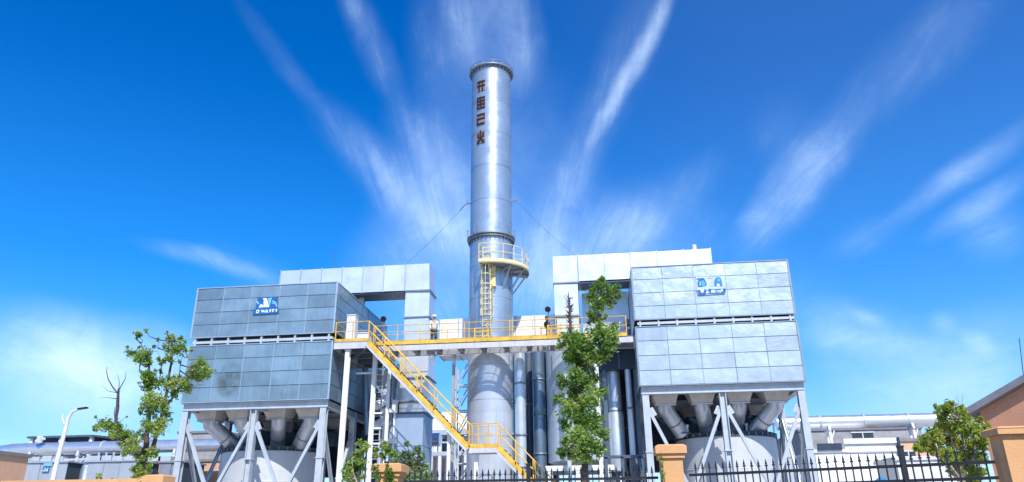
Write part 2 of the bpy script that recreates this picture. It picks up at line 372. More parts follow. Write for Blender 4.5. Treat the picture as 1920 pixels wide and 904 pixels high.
# ------------------------------------------------------------------ filter houses (dust collectors)
def filter_house(x0, x1, Y, zb, zs0, zs1, zt, panel, lower, seam, label, tank_c, tank_r, tank_z, pipe_ends, hopx, logo, tlabel, seed):
    rnd = random.Random(seed)
    D = 10.0; root = thing('dust_collector', ((x0+x1)/2, Y+D/2, 0), label, 'dust collector', 'box shaped dust collectors on steel legs')
    X, Z = Vector((1,0,0)), Vector((0,0,1)); W = x1-x0
    cols = [0, W*.195, W*.395, W*.60, W*.80, W]; dcols = [D*i/7 for i in range(8)]
    def casing(name, z0, z1, rows, m):
        c = MB(); c.box(x0, Y, z0, x1, Y+D, z1); body = c.build(name, M_GAP, root)
        p = MB()
        panel_wall(p, Vector((x0,Y,z0)), X, Z, Vector((0,-1,0)), cols, rows, rnd=rnd)
        panel_wall(p, Vector((x1,Y,z0)), Vector((0,1,0)), Z, X, dcols, rows, rnd=rnd)
        panel_wall(p, Vector((x0,Y+D,z0)), Vector((0,-1,0)), Z, -X, dcols, rows, rnd=rnd)
        p.build('cladding', m, body)
        s = MB()
        for cc in cols[1:-1]: s.box(x0+cc-.014, Y-.046, z0+.02, x0+cc+.014, Y-.002, z1-.01)
        s.box(x0-.05, Y-.062, z0-.05, x1+.05, Y+.1, z0-.001)     # drip lip
        s.box(x0-.04, Y-.062, z1+.001, x1+.04, Y+.12, z1+.05)
        s.box(x1-.03, Y-.060, z0, x1+.058, Y-.003, z1); s.box(x0-.058, Y-.060, z0, x0+.03, Y-.003, z1)
        s.box(x1-.02, Y+.1, z1+.001, x1+.058, Y+D, z1+.05); s.box(x0-.058, Y+.12, z1+.001, x0+.02, Y+D, z1+.05)
        s.build('seam_strip', seam, body)
        return body
    h = zt-zs1; up = casing('upper_casing', zs1, zt, [0, h*.245, h*.50, h*.76, h], panel)
    h2 = zs0-zb; lo = casing('lower_casing', zb, zs0, [0, h2*.25, h2*.505, h2*.76, h2], lower)
    # open seam between casings
    s = MB(); gx = x0+.12
    s.box(x0+.25, Y+.25, zs0+.052, x1-.25, Y+D-.2, zs1-.052)
    s.build('seam_core', M_DARK, root)
    s = MB(); s.box(x0+.1, Y+.03, zs0+.16, x1-.05, Y+.12, zs0+.30)
    for k in range(9):
        xx = x0+.25+(W-.5)*k/8; s.box(xx-.05, Y+.0, zs0+.055, xx+.05, Y+.24, zs1-.055)
    s.box(x1-.12, Y+.14, zs0+.16, x1-.02, Y+D-.3, zs0+.30)
    s.build('seam_frame', M_STEEL, root)
    # supporting frame
    gz = zb-.055
    f = MB()
    for yy in (Y+.2, Y+D/2, Y+D-.2): f.hcol((x0+.05, yy, gz-.2), (x1-.05, yy, gz-.2), .38, .035, axis='z')
    for xx in (x0+.22, (x0+x1)/2+.1, x1-.22): f.hcol((xx, Y+.4, gz-.2), (xx, Y+D-.4, gz-.2), .34, .035, axis='z')
    f.build('girder_frame', M_STEEL, root)
    mid = (x0+x1)/2
    for yy in (Y+.22, Y+D/2, Y+D-.22):
        for k, xx in enumerate((x0+.25, mid, x1-.25)):
            l = MB(); l.hcol((xx, yy, 0), (xx, yy, gz-.4 if True else 0), .34, .04, axis='x' if k == 1 else 'y')
            l.box(xx-.3, yy-.3, 0, xx+.3, yy+.3, .04); l.box(xx-.21, yy-.21, 5.0, xx+.21, yy+.21, 5.06)
            l.build('leg', M_STEEL, root)
    nz = gz-1.25; lowz = 3.3
    for yy in (Y+.22, Y+D-.22):
        for (xa, xb, sgn) in ((x0+.25, mid, 1), (mid, x1-.25, 1)):
            q = (xa+xb)/2
            for e in (xa, xb):
                b = MB(); b.hcol((e+(.16 if e == xa else -.16), yy, nz), (q+(-.12 if e == xa else .12), yy, lowz), .16, .025, axis='y')
                b.beam((e+(.14 if e == xa else -.14), yy, nz+.15), (e+(.34 if e == xa else -.34), yy, nz-.25), .03, .4)
                b.build('brace', M_STEEL, root)
            b = MB(); b.hcol((xa+.2, yy, lowz-.1), (xb-.2, yy, lowz-.1), .2, .025, axis='z'); b.build('strut', M_STEEL, root)
    for xx in (x0+.25, x1-.25):
        for (ya, yb) in ((Y+.22, Y+D/2), (Y+D/2, Y+D-.22)):
            q = (ya+yb)/2
            for e in (ya, yb):
                b = MB(); b.hcol((xx, e+(.16 if e == ya else -.16), nz), (xx, q+(-.12 if e == ya else .12), lowz), .16, .025, axis='x'); b.build('brace', M_STEEL, root)
            b = MB(); b.hcol((xx, ya+.2, lowz-.1), (xx, yb-.2, lowz-.1), .2, .025, axis='z'); b.build('strut', M_STEEL, root)
    # hoppers, two rows of four
    hz0 = gz-.72
    for r, yc in enumerate((Y+1.95, Y+6.6)):
        for i, hx in enumerate(hopx):
            hb = MB(); a, b_, c_ = .78, .50, 1.5
            hb.hexa([(hx-b_,yc-b_,hz0),(hx+b_,yc-b_,hz0),(hx+b_,yc+b_,hz0),(hx-b_,yc+b_,hz0),
                     (hx-a,yc-a*1.2,gz+.03),(hx+a,yc-a*1.2,gz+.03),(hx+a,yc+a*1.2,gz+.03),(hx-a,yc+a*1.2,gz+.03)])
            hp = hb.build('hopper', M_HOPPER, root)
            fl = MB(); fl.box(hx-b_-.05, yc-b_-.05, hz0-.05, hx+b_+.05, yc+b_+.05, hz0-.003); fl.build('flange', M_CHUTE, hp)
    pl = MB(); pl.box(x0+.3, Y+.45, gz-.02, x1-.3, Y+D-.45, gz+.02); pl.build('floor_plate', M_DARK, root)
    # added dark wall and box, put in to darken the space behind the hoppers
    rw = MB(); rw.box(x0+.8, Y+8.3, 4.6, x1-.8, Y+9.2, gz-.45)
    rw.box(x0+1.2, Y+4.6, 6.1, x1-1.2, Y+5.4, 6.9)
    rw.build('dark_backing', M_DARK, root)
    # tank under it
    tcx, tcy = tank_c
    T = thing('dust_silo', (tcx, tcy, 0), tlabel, 'tank', 'round white tanks under the dust collectors')
    t = MB(); t.lathe(tcx, tcy, [(tank_r, 0), (tank_r, tank_z-1.9)], 72); t.lathe(tcx, tcy, [(tank_r-.004, tank_z-1.9), (tank_r-.004, tank_z-.22)], 72)
    t.lathe(tcx, tcy, [(tank_r, tank_z-1.93), (tank_r+.02, tank_z-1.9), (tank_r, tank_z-1.87)], 72)
    t.lathe(tcx, tcy, [(tank_r, tank_z-.22), (tank_r*.6, tank_z-.1), (.01, tank_z-.04)], 72)
    sh = t.build('shell', M_TANK, T)
    t = MB(); t.lathe(tcx, tcy, [(tank_r+.003, tank_z-.28), (tank_r+.07, tank_z-.28), (tank_r+.07, tank_z-.24), (tank_r+.0, tank_z-.23), (tank_r+.0, tank_z-.08), (tank_r+.07, tank_z-.07), (tank_r+.07, tank_z-.03), (tank_r-.25, tank_z-.03)], 72)
    t.build('rim', M_GAP, T)
    t = MB()
    for k in range(40):
        a = 2*pi*k/40; t.beam((tcx+(tank_r+.04)*cos(a), tcy+(tank_r+.04)*sin(a), tank_z-.238), (tcx+(tank_r+.04)*cos(a), tcy+(tank_r+.04)*sin(a), tank_z-.072), .05)
    t.build('rim_stiffener', M_FLANGE, T)
    for i, (hx, ex) in enumerate(zip(hopx, pipe_ends)):
        yc = Y+1.95; p0 = Vector((hx, yc, hz0-.052)); p1 = Vector((ex, tcy-1.6+(.35 if i in (1,2) else 0), tank_z+.02))
        p = MB(); pts = [p0, p0+Vector((0,0,-.10))]
        dd = (p1-pts[-1]); pts += [pts[-1]+dd*.12, pts[-1]+dd*.55, p1+Vector((0,0,-.0))]
        p.tube(pts, [.41, .41, .41, .41, .41], 28, caps=False)
        pp = p.build('chute', M_CHUTE, T)
        q = MB(); q.lathe(ex, p1.y, [(.5, tank_z-.06), (.5, tank_z+.04), (.36, tank_z+.04)], 28)
        q.tube([pts[3]-dd.normalized()*.03, pts[3]+dd.normalized()*.03], .44, 28); q.build('collar', M_FLANGE, pp)
    for r in range(4):   # rear chutes
        p = MB(); hx = hopx[r]; p.tube([(hx, Y+6.6, hz0-.052), (hx, Y+6.6, hz0-.25), (tcx+(hx-tcx)*.45, tcy+1.3, tank_z-.02)], .33, 20, caps=False); p.build('chute', M_PIPEB, T)
    for k in (-2.2, -.7, .9, 2.3):
        q = MB(); q.tube([(tcx+k, tcy-1.9, tank_z-.05), (tcx+k, tcy-1.9, tank_z+.35)], .05, 8); q.tube([(tcx+k, tcy-1.9, tank_z+.3), (tcx+k, tcy-1.9, tank_z+.42)], .09, 8)
        q.build('vent_valve', M_WHITE, T)
    # logo
    sg = logo(up, Y-.078)
    return root, T

def facade_poly(pts, Y, off, m, name, parent):
    """pts in photo pixels, put on the facade plane at real size"""
    b = MB(); b.prism([at(x, y, Y) + Vector((0, -off, 0)) for x, y in pts][::-1], (0, off*.5+.004, 0)); return b.build(name, m, parent, fix=True)
def logo_left(parent, Y):
    def L(x, y): return (460+x/16.44, 545+y/16.44)
    root = None
    def add(pts, m, nm, off): 
        return facade_poly([L(*p) for p in pts], Y, off, m, nm, root)
    b = MB(); b.prism([at(*L(*p), Y) for p in ((400,200),(1000,190),(1000,520),(1030,560),(1030,705),(240,750),(240,590),(320,560),(340,380))][::-1], (0, -.012, 0)); root = b.build('logo_sign', M_BLUE, parent, fix=True)
    add([(530,235),(665,235),(740,510),(560,512),(575,285)], M_LOGOW, 'logo_mark', .02)
    add([(700,240),(830,215),(775,380),(740,500)], M_SKYB, 'logo_mark', .02)
    add([(480,415),(548,450),(548,515),(415,525)], M_LOGOW, 'logo_mark', .02)
    add([(345,300),(390,330),(440,420),(420,430),(340,370)], M_SKYB, 'logo_mark', .02)
    add([(840,300),(940,350),(985,430),(985,500),(950,500),(930,420),(830,340)], M_SKYB, 'logo_mark', .02)
    add([(810,365),(900,395),(900,425),(820,400)], M_SKYB, 'logo_mark', .022)
    for q in ([(345,600),(440,590),(420,690),(330,705)], [(365,625),(400,620),(395,665),(365,670)]):
        add(q, M_LOGOW if q[0][0] == 345 else M_BLUE, 'logo_letter', .02 if q[0][0] == 345 else .028)
    add([(485,600),(520,595),(545,640),(560,600),(590,600),(600,665),(510,672)], M_LOGOW, 'logo_letter', .02)
    add([(640,590),(680,590),(715,680),(670,680),(660,650),(630,685),(605,685)], M_LOGOW, 'logo_letter', .02)
    add([(745,580),(800,575),(800,600),(780,605),(790,660),(750,665)], M_LOGOW, 'logo_letter', .02)
    add([(820,575),(900,570),(900,600),(860,610),(880,655),(830,660)], M_LOGOW, 'logo_letter', .02)
    add([(920,570),(990,565),(985,610),(970,650),(930,655),(945,610)], M_LOGOW, 'logo_letter', .02)
def logo_right(parent, Y):
    def L(x, y): return (1290+x/16.43, 505+y/16.43)
    b = MB(); b.prism([at(*L(*p), Y) for p in ((245,235),(1110,215),(1165,560),(1165,740),(1120,760),(310,795),(262,640))][::-1], (0, -.006, 0)); root = b.build('logo_sign', mat('logo_pale_backing', (.42,.51,.58), .4, .45), parent, fix=True)
    def add(pts, m, nm, off): return facade_poly([L(*p) for p in pts], Y, off, m, nm, root)
    add([(265,285),(470,268),(510,300),(580,460),(565,505),(420,545),(300,552),(290,400),(330,325),(270,322)], M_BLUE, 'logo_mark', .014)
    add([(420,345),(480,345),(550,470),(540,495),(440,525),(400,420)], mat('logo_teal', (.05,.33,.48), .4), 'logo_mark', .02)
    add([(345,400),(375,360),(395,400),(400,500),(350,520)], M_SKYB, 'logo_mark', .02)
    add([(805,530),(810,360),(840,290),(880,250),(970,245),(1015,290),(1040,380),(1060,530)], mat('logo_mid_blue', (.015,.20,.52), .4), 'logo_mark', .014)
    add([(890,330),(950,290),(1000,330),(960,380),(920,370)], M_SKYB, 'logo_mark', .02)
    add([(895,450),(950,440),(1000,530),(890,530)], M_LOGOW, 'logo_mark', .02)
    add([(590,270),(720,265),(720,290),(600,295)], M_FLANGE, 'logo_mark', .014)
    add([(760,290),(775,520),(650,530),(700,400)], mat('logo_grey', (.40,.46,.52), .5), 'logo_mark', .014)
    add([(275,640),(570,622),(575,760),(510,790),(320,795),(310,740)], M_BLUE, 'logo_band', .014)
    add([(600,640),(650,600),(710,610),(1100,600),(1140,575),(1165,640),(1160,720),(1110,752),(600,765)], M_BLUE, 'logo_band', .014)
    add([(370,620),(480,615),(490,690),(430,740),(390,690)], M_LOGOW, 'logo_letter', .022)
    add([(540,740),(600,680),(660,705),(640,735)], M_LOGOW, 'logo_letter', .022)
    add([(720,640),(840,640),(840,720),(710,725)], M_LOGOW, 'logo_letter', .022)
    add([(880,640),(900,640),(900,715),(880,715)], M_LOGOW, 'logo_letter', .022)
    add([(920,650),(985,640),(985,660),(940,668),(940,690),(980,690),(980,710),(920,712)], M_LOGOW, 'logo_letter', .022)
    add([(1020,610),(1060,610),(1080,700),(1040,670),(1000,720),(975,718)], M_LOGOW, 'logo_letter', .022)

hopL = [at(x, 775, 39.9).x for x in (396, 455, 524, 584)]; endL = [at(x, 838, 40.8).x for x in (436, 466, 507, 552)]
hopR = [at(x, 745, 40.7).x for x in (1246, 1314, 1383, 1452)]; endR = [at(x, 812, 41.2).x for x in (1281, 1331, 1383, 1419)]
filter_house(-22.76, -14.49, 38.0, 8.06, 11.14, 11.67, 14.52, M_BLUEPANEL, M_STAIN, M_SEAM,
    'dark blue-grey panelled dust collector with stained lower cladding, left of the chimney', (-19.35, 43.0), 2.95, 5.95, endL, hopL, logo_left,
    'white round tank under the dark blue-grey dust collector left of the chimney', 3)
filter_house(1.97, 10.24, 38.83, 8.35, 11.44, 11.88, 14.81, M_PALEPANEL, M_PALEPANEL, M_SEAMP,
    'pale silver panelled dust collector on grey legs, right of the chimney behind the tree', (6.65, 43.3), 2.7, 6.2, endR, hopR, logo_right,
    'white round tank under the pale silver dust collector right of the chimney', 8)

# ------------------------------------------------------------------ chimney
CX, CY, CR = -6.37, 42.3, 1.31
ZM = at(921, 434, CY-CR-.2).z
ch = thing('chimney', (CX, CY, 0), 'tall round silver steel chimney with four dark characters near its top', 'chimney')
def seamed(mb, cx, cy, z0, z1, r, step, n=96):
    z = z0
    while z < z1-.01:
        z2 = min(z1, z+step); mb.lathe(cx, cy, [(r, z), (r, z2-.03)], n); mb.lathe(cx, cy, [(r+.006, z2-.035), (r+.006, z2)], n); z = z2
b = MB(); seamed(b, CX, CY, 0, 11.0, CR+.06, 1.9); b.build('lower_shell', mat('chimney_lower_cladding', (.50,.545,.60), .36, .35, .08, .6, .05, 5.0, island=.05, streak=.25), ch)
b = MB(); seamed(b, CX, CY, 11.0, ZM, CR+.01, 2.0); b.build('middle_shell', M_CHIM, ch)
ZT = at(921, 113, CY-CR-.2).z
b = MB(); seamed(b, CX, CY, ZM, ZT, CR, 2.4); b.lathe(CX, CY, [(CR, ZT), (CR-.06, ZT), (CR-.06, ZT-3)]); b.build('upper_shell', M_CHIM, ch)
def ring(z, r0, r1, h, nm, gus):
    b = MB(); b.lathe(CX, CY, [(r0, z), (r1, z), (r1, z+h), (r0, z+h)], 96); o = b.build(nm, M_FLANGE, ch)
    q = MB()
    for k in range(gus):
        a = 2*pi*k/gus; c, s_ = cos(a), sin(a)
        q.prism([(CX+r0*c, CY+r0*s_, z-.28), (CX+r1*c*.985-.0, CY+r1*s_*.985+.0-.0*s_, z-.002), (CX+r0*c, CY+r0*s_, z-.002)], (-.03*s_, .03*c, 0))
    q.build('gusset', M_FLANGE, o)
    return o
b0 = ring(ZT-.22, CR+.004, CR+.20, .10, 'top_ring', 30)
b = MB()
for k in range(14):
    a = 2*pi*k/14; b.tube([(CX+(CR+.15)*cos(a), CY+(CR+.15)*sin(a), ZT-.12), (CX+(CR+.15)*cos(a), CY+(CR+.15)*sin(a), ZT+.12)], .02, 6)
b.lathe(CX, CY, [(CR+.13, ZT+.1), (CR+.17, ZT+.1), (CR+.17, ZT+.13), (CR+.13, ZT+.13), (CR+.13, ZT+.1)], 64)
b.build('lifting_lug', M_FLANGE, b0)
r1 = ring(ZM-.04, CR+.02, CR+.19, .10, 'middle_ring', 30); ring(ZM-.18, CR+.02, CR+.15, .06, 'middle_ring', 30)
b = MB()
for a in (-2.9, -2.2, -.5, .1, .6):
    b.tube([(CX+(CR+.16)*cos(a), CY+(CR+.16)*sin(a), ZM), (CX+(CR+.16)*cos(a), CY+(CR+.16)*sin(a), ZM+.6)], .025, 6)
    b.tube([(CX+(CR+.16)*cos(a)-.08, CY+(CR+.16)*sin(a), ZM+.6), (CX+(CR+.16)*cos(a)+.08, CY+(CR+.16)*sin(a), ZM+.6)], .03, 6)
b.build('lug', M_FLANGE, r1)
# wire lugs
for s_ in (-1, 1):
    b = MB(); b.beam((CX+s_*CR*.98, CY, 20.9), (CX+s_*(CR+.22), CY, 20.9), .12, .05); b.tube([(CX+s_*(CR+.2), CY, 20.8), (CX+s_*(CR+.2), CY, 21.1)], .04, 6); b.build('wire_lug', M_FLANGE, ch)
M_WELD = mat('weld_seam_steel', (.30,.34,.40), .45, .6)
for k, z in enumerate([ZM-2.0*q for q in range(1, 9)]+[ZM+2.35*q for q in range(1, 6)]):
    b = MB(); r_ = CR + (.012 if z > ZM else (.022 if z > 11.2 else .072)); b.lathe(CX, CY, [(r_, z-.010), (r_, z+.010)], 96); b.build('weld_seam', M_WELD, ch)
# four characters curved on the shell
def cyl_patch(mb, a0, a1, z0, z1, r, t):
    n = max(2, int(abs(a1-a0)/.06)); V = []
    for k in range(n+1):
        a = a0+(a1-a0)*k/n
        for rr in (r, r+t):
            for z in (z0, z1): V.append((CX+rr*cos(a), CY+rr*sin(a), z))
    F = []
    for k in range(n):
        o = 4*k; F += [(o+2, o+6, o+7, o+3), (o+1, o+3, o+7, o+5), (o, o+4, o+6, o+2)]
    F += [(0, 2, 3, 1), (4*n, 4*n+1, 4*n+3, 4*n+2)]
    mb.add(V, F)
def ang(px, r=CR):   # angle on the cylinder for a photo column
    x = at(px, 200, CY-.9).x; c = max(-1, min(1, (x-CX)/(r*1.0))); return -math.acos(c)
A0, A1 = ang(896.5), ang(911.5)
STROKES = [
 [(0,1,.80,.92),(0,1,.42,.54),(.22,.36,0,.92),(.62,.78,0,.92)],
 [(0,1,.86,.97),(0,1,.02,.12),(.02,.14,.02,.97),(.86,1,.02,.97),(.2,.82,.58,.70),(.2,.82,.30,.42),(.44,.58,.2,.80)],
 [(0,1,.82,.95),(.86,1,.5,.95),(0,1,.46,.58),(0,.13,.05,.58),(.0,.95,.02,.14)],
 [(.42,.58,.45,1),(.12,.3,.5,.8),(.7,.9,.5,.85),(.3,.48,.22,.5),(.54,.72,.22,.5),(.08,.34,0,.26),(.66,.94,0,.26)]]
for i, (ya, yb) in enumerate(((151,171),(182,204),(213,234),(246,269))):
    zt_, zb_ = at(904, ya, CY-1.2).z, at(904, yb, CY-1.2).z
    b = MB(); cyl_patch(b, A0, A1, zb_, zt_, CR+.003, .03); o = b.build('character_sign', M_MAUVE, ch, fix=True)
    b = MB()
    for (u0, u1, v0, v1) in STROKES[i]:
        if u1-u0 < v1-v0: um = (u0+u1)/2; u0, u1 = um-(um-u0)*.9, um+(u1-um)*.9
        else: vm = (v0+v1)/2; v0, v1 = vm-(vm-v0)*.9, vm+(v1-vm)*.9
        cyl_patch(b, A0+(A1-A0)*u0, A0+(A1-A0)*u1, zb_+(zt_-zb_)*v0, zb_+(zt_-zb_)*v1, CR+.034, .05)
    b.build('lettering', M_DBROWN, o, fix=True)
# service platform
ZP = 16.12; RP = CR+1.0; pa0, pa1 = rad(-100), rad(28)
b = MB(); b.lathe(CX, CY, [(CR+.02, ZP), (RP, ZP), (RP, ZP+.05), (CR+.02, ZP+.05)], 40, pa0, pa1); plat = b.build('service_platform', M_PYEL, ch)
b = MB(); b.lathe(CX, CY, [(CR+.03, ZP-.10), (RP-.06, ZP-.10), (RP-.06, ZP-.004)], 40, pa0, pa1); b.build('soffit', M_FLANGE, plat)
b = MB()
def PP(a, r, z): return Vector((CX+r*cos(a), CY+r*sin(a), z))
nseg = 24
for hz_ in (ZP+1.1, ZP+.58): b.tube([PP(pa0+(pa1-pa0)*k/nseg, RP-.03, hz_) for k in range(nseg+1)], .024, 6)
b.lathe(CX, CY, [(RP-.0, ZP-.14), (RP+.02, ZP-.14), (RP+.02, ZP+.14), (RP-.0, ZP+.14), (RP, ZP-.14)], 40, pa0, pa1)
for k in range(8): a = pa0+(pa1-pa0)*k/7; b.tube([PP(a, RP-.03, ZP+.05), PP(a, RP-.03, ZP+1.1)], .024, 6)
for a in (pa0, pa1):
    for hz_ in (ZP+1.1, ZP+.58): b.tube([PP(a, RP-.03, hz_), PP(a, CR+.02, hz_)], .022, 6)
b.build('railing', M_PYEL, plat)
for a in (rad(-85), rad(-50), rad(-20), rad(10)):
    b = MB(); b.beam(PP(a, CR+.0, ZP-1.35), PP(a, RP-.12, ZP-.12), .07, .09); b.beam(PP(a, CR, ZP-.16), PP(a, RP-.1, ZP-.16), .07, .09); b.build('bracket', M_STEEL, plat)
# ladder with cage
lx, ly = at(913, 560, 40.75).x, CY-CR-.28
b = MB()
for s_ in (-.24, .24): b.beam((lx+s_, ly, 11.2), (lx+s_, ly, ZP+1.15), .05, .06)
for k in range(19): b.beam((lx-.24, ly, 11.45+.32*k), (lx+.24, ly, 11.45+.32*k), .035)
for z in (12.5, 14.2, 15.9):
    for s_ in (-.24, .24): b.beam((lx+s_, ly, z), (lx+s_, CY-CR*.93, z), .05)
lad = b.build('ladder', M_PYEL, ch)
b = MB(); n = 12
def CG(t, z): a = rad(180)+rad(180)*t; return Vector((lx+.36*cos(a), ly+.02+.62*sin(a), z))
for z in [12.9+.62*k for k in range(6)]:
    b.tube([Vector((lx-.25, ly, z))]+[CG(k/n, z) for k in range(n+1)]+[Vector((lx+.25, ly, z))], .028, 5)
for t in (0, .25, .5, .75, 1): b.tube([CG(t, 12.9), CG(t, 16.05)], .022, 5)
b.build('safety_cage', M_PYEL, lad)
b = MB(); b.box(lx+.27, ly-.02, 14.75, lx+.52, ly+.28, 16.3); b.build('ladder_gate_plate', M_PYEL, plat)

# guy wires
for (pts, lab) in ((((-1, at(756, 500, 44.0))), 'thin guy wire running from the chimney down to the left duct'),
                   (((1, at(1080, 480, 44.0))), 'thin guy wire running from the chimney down to the right duct')):
    s_, e = pts; b = MB(); a = Vector((CX+s_*(CR+.2), CY, 21.0)); P_ = []
    for k in range(13): t = k/12; p = a.lerp(e, t); p.z -= .15*sin(pi*t); P_.append(p)
    b.tube(P_, .009, 5)
    if s_ < 0: b.tube([P_[0].lerp(P_[3], .1), P_[1].lerp(P_[2], .5)], .024, 6)
    tag(b.build('guy_wire', M_CABLE), lab, 'wire', 'guy wires of the chimney')

# ------------------------------------------------------------------ big ducts
def duct_box(mb, x0, y0, z0, x1, y1, z1, segs, axis, gap=.05, rnd=random):
    """row of sheet metal segments with raised flanges between"""
    for i in range(segs):
        a, b_ = i/segs, (i+1)/segs
        if axis == 'x': bx = (x0+(x1-x0)*a+gap/2, y0, z0, x0+(x1-x0)*b_-gap/2, y1, z1)
        else: bx = (x0, y0, z0+(z1-z0)*a+gap/2, x1, y1, z0+(z1-z0)*b_-gap/2)
        X0,Y0,Z0,X1,Y1,Z1 = bx; t = rnd.uniform(-.025, .025); t2 = rnd.uniform(-.02, .02)
        P = [(X0,Y0+t,Z0),(X1,Y0-t,Z0),(X1,Y1,Z0),(X0,Y1,Z0),(X0,Y0+t+t2,Z1),(X1,Y0-t+t2,Z1),(X1,Y1,Z1),(X0,Y1,Z1)]
        mb.hexa(P)
def flanges_x(mb, xs, y0, z0, y1, z1, e=.05, w=.07):
    for x in xs: mb.box(x-w/2, y0-e, z0-e, x+w/2, y1+e, z1+e)
def flanges_z(mb, zs, x0, y0, x1, y1, e=.06, w=.09):
    for z in zs: mb.box(x0-e, y0-e, z-w/2, x1+e, y1+e, z+w/2)

Yd = 42.5
dl = thing('exhaust_duct', (-11, 43.4, 0), 'shiny rectangular duct bending down behind the dark dust collector, left of the chimney', 'duct', 'rectangular exhaust ducts over the dust collectors')
b = MB(); duct_box(b, -20.0, Yd, 15.32, -11.83, Yd+1.7, 17.02, 6, 'x'); b.build('horizontal_duct', M_ALU, dl)
for k in range(7): b = MB(); flanges_x(b, [-20.0+1.3617*k], Yd, 15.32, Yd+1.7, 17.02); b.build('flange', M_SEAM, dl)
b = MB(); b.box(-19.9, Yd+.08, 15.22, -11.9, Yd+1.62, 15.27); b.build('duct_underside', M_DARK2, dl)  # dark sheet carries the shade under the duct in its colour
b = MB(); b.hexa([(-11.79,Yd,15.3),(-10.25,Yd,15.3),(-10.25,Yd+1.7,15.3),(-11.79,Yd+1.7,15.3),(-11.79,Yd,17.02),(-10.32,Yd,17.02),(-10.32,Yd+1.7,17.02),(-11.79,Yd+1.7,17.02)]); b.build('elbow', M_ALU, dl)
b = MB(); duct_box(b, -11.76, Yd+.02, 13.62, -10.25, Yd+1.68, 15.24, 1, 'z'); duct_box(b, -11.76, Yd+.02, 11.6, -10.25, Yd+1.68, 13.54, 1, 'z')
duct_box(b, -11.95, Yd-.1, 9.9, -10.15, Yd+1.7, 11.5, 1, 'z'); duct_box(b, -12.0, Yd-.15, 8.5, -10.1, Yd+1.72, 9.8, 1, 'z'); duct_box(b, -11.8, Yd-.1, 7.85, -10.2, Yd+1.7, 8.42, 1, 'z')
b.build('riser', M_ALU, dl)
b = MB(); flanges_z(b, (15.27, 13.58), -11.76, Yd, -10.25, Yd+1.7); flanges_z(b, (11.55,), -11.9, Yd-.08, -10.18, Yd+1.7); flanges_z(b, (9.85, 8.46), -12.0, Yd-.15, -10.1, Yd+1.72)
b.build('flange', M_FLANGE, dl)
b = MB(); duct_box(b, -12.2, Yd-.5, 0.5, -10.25, Yd+1.9, 7.72, 4, 'z', .03); bc = b.build('base_casing', mat('blue_grey_casing_paint', (.30,.40,.54), .5, .3, .06, 1.0, streak=.15), dl)
b = MB(); b.box(-12.27, Yd-.56, 7.72, -10.18, Yd+1.96, 7.80); b.box(-12.22, Yd-.53, 5.88, -12.12, Yd-.505, 5.95); b.build('lid_rim', M_DARK2, bc)
for xx in (-18.5, -14.8):
    b = MB(); b.hcol((xx, Yd+.85, 14.6), (xx, Yd+.85, 15.2), .3, .03); b.build('support', M_STEEL, dl)
b = MB(); b.tube([at(626, 502, 43.3), at(627, 474, 43.3)], .02, 6); b.build('lightning_rod', M_CABLE, dl)

dr = thing('exhaust_duct', (-1.7, 43.4, 0), 'shiny rectangular duct bending down behind the tree, right of the chimney', 'duct', 'rectangular exhaust ducts over the dust collectors')
b = MB(); duct_box(b, -1.03, Yd, 15.4, 6.9, Yd+1.7, 17.06, 5, 'x'); b.build('horizontal_duct', M_ALU, dr)
for k in range(6): b = MB(); flanges_x(b, [-1.03+1.586*k], Yd, 15.4, Yd+1.7, 17.06, .04, .06); b.build('flange', M_SEAM, dr)
b = MB(); b.box(-1.0, Yd+.08, 15.28, 6.8, Yd+1.62, 15.35); b.build('duct_underside', M_DARK2, dr)  # shade below the right duct, put into this sheet's dark colour
b = MB(); b.box(-2.58, Yd, 15.38, -1.09, Yd+1.7, 17.06); b.build('elbow', M_ALU, dr)
b = MB(); duct_box(b, -2.55, Yd+.02, 13.3, -1.12, Yd+1.68, 15.28, 1, 'z'); duct_box(b, -2.45, Yd+.06, 10.7, -1.15, Yd+1.66, 13.2, 1, 'z')
b.build('riser', M_ALU, dr)
b = MB(); flanges_z(b, (15.33, 13.25), -2.55, Yd+.01, -1.12, Yd+1.69); b.build('flange', M_FLANGE, dr)
b = MB(); duct_box(b, -.95, Yd+1.9, 11.0, 1.9, Yd+3.8, 15.2, 2, 'z', .04); b.build('rear_casing', mat('pale_rear_casing', (.62,.68,.74), .4, .4, .05, 1, streak=.15), dr)
for xx in (3.4, 6.2):
    b = MB(); b.hcol((xx, Yd+.85, 14.87), (xx, Yd+.85, 15.26), .3, .03); b.build('support', M_STEEL, dr)
b = MB(); b.tube([(6.0, Yd+.2, 17.1), (6.0, Yd+.2, 17.4)], .14, 10); b.build('vent_stub', M_WHITE, dr)

# white cross duct behind the chimney at walkway height
cd = thing('crossover_duct', (-6.4, 45.2, 11.0), 'low white rectangular duct running behind the chimney at walkway height', 'duct')
b = MB(); zt_ = at(850, 598, 44.3).z; duct_box(b, -9.95, 44.3, 11.55, -2.7, 45.9, zt_, 6, 'x', .04); b.build('duct_body', mat('white_duct_cladding', (.80,.81,.82), .4, .25, .04, 1, streak=.12), cd)
for k in range(7): b = MB(); flanges_x(b, [-9.95+1.2083*k], 44.3, 11.55, 45.9, zt_, .04, .06); b.build('flange', M_SEAM, cd)
for xx in (-7.0, -4.6):
    b = MB(); b.hcol((xx, 45.1, 0), (xx, 45.1, 11.5), .2, .03); b.build('post', M_STEEL, cd)

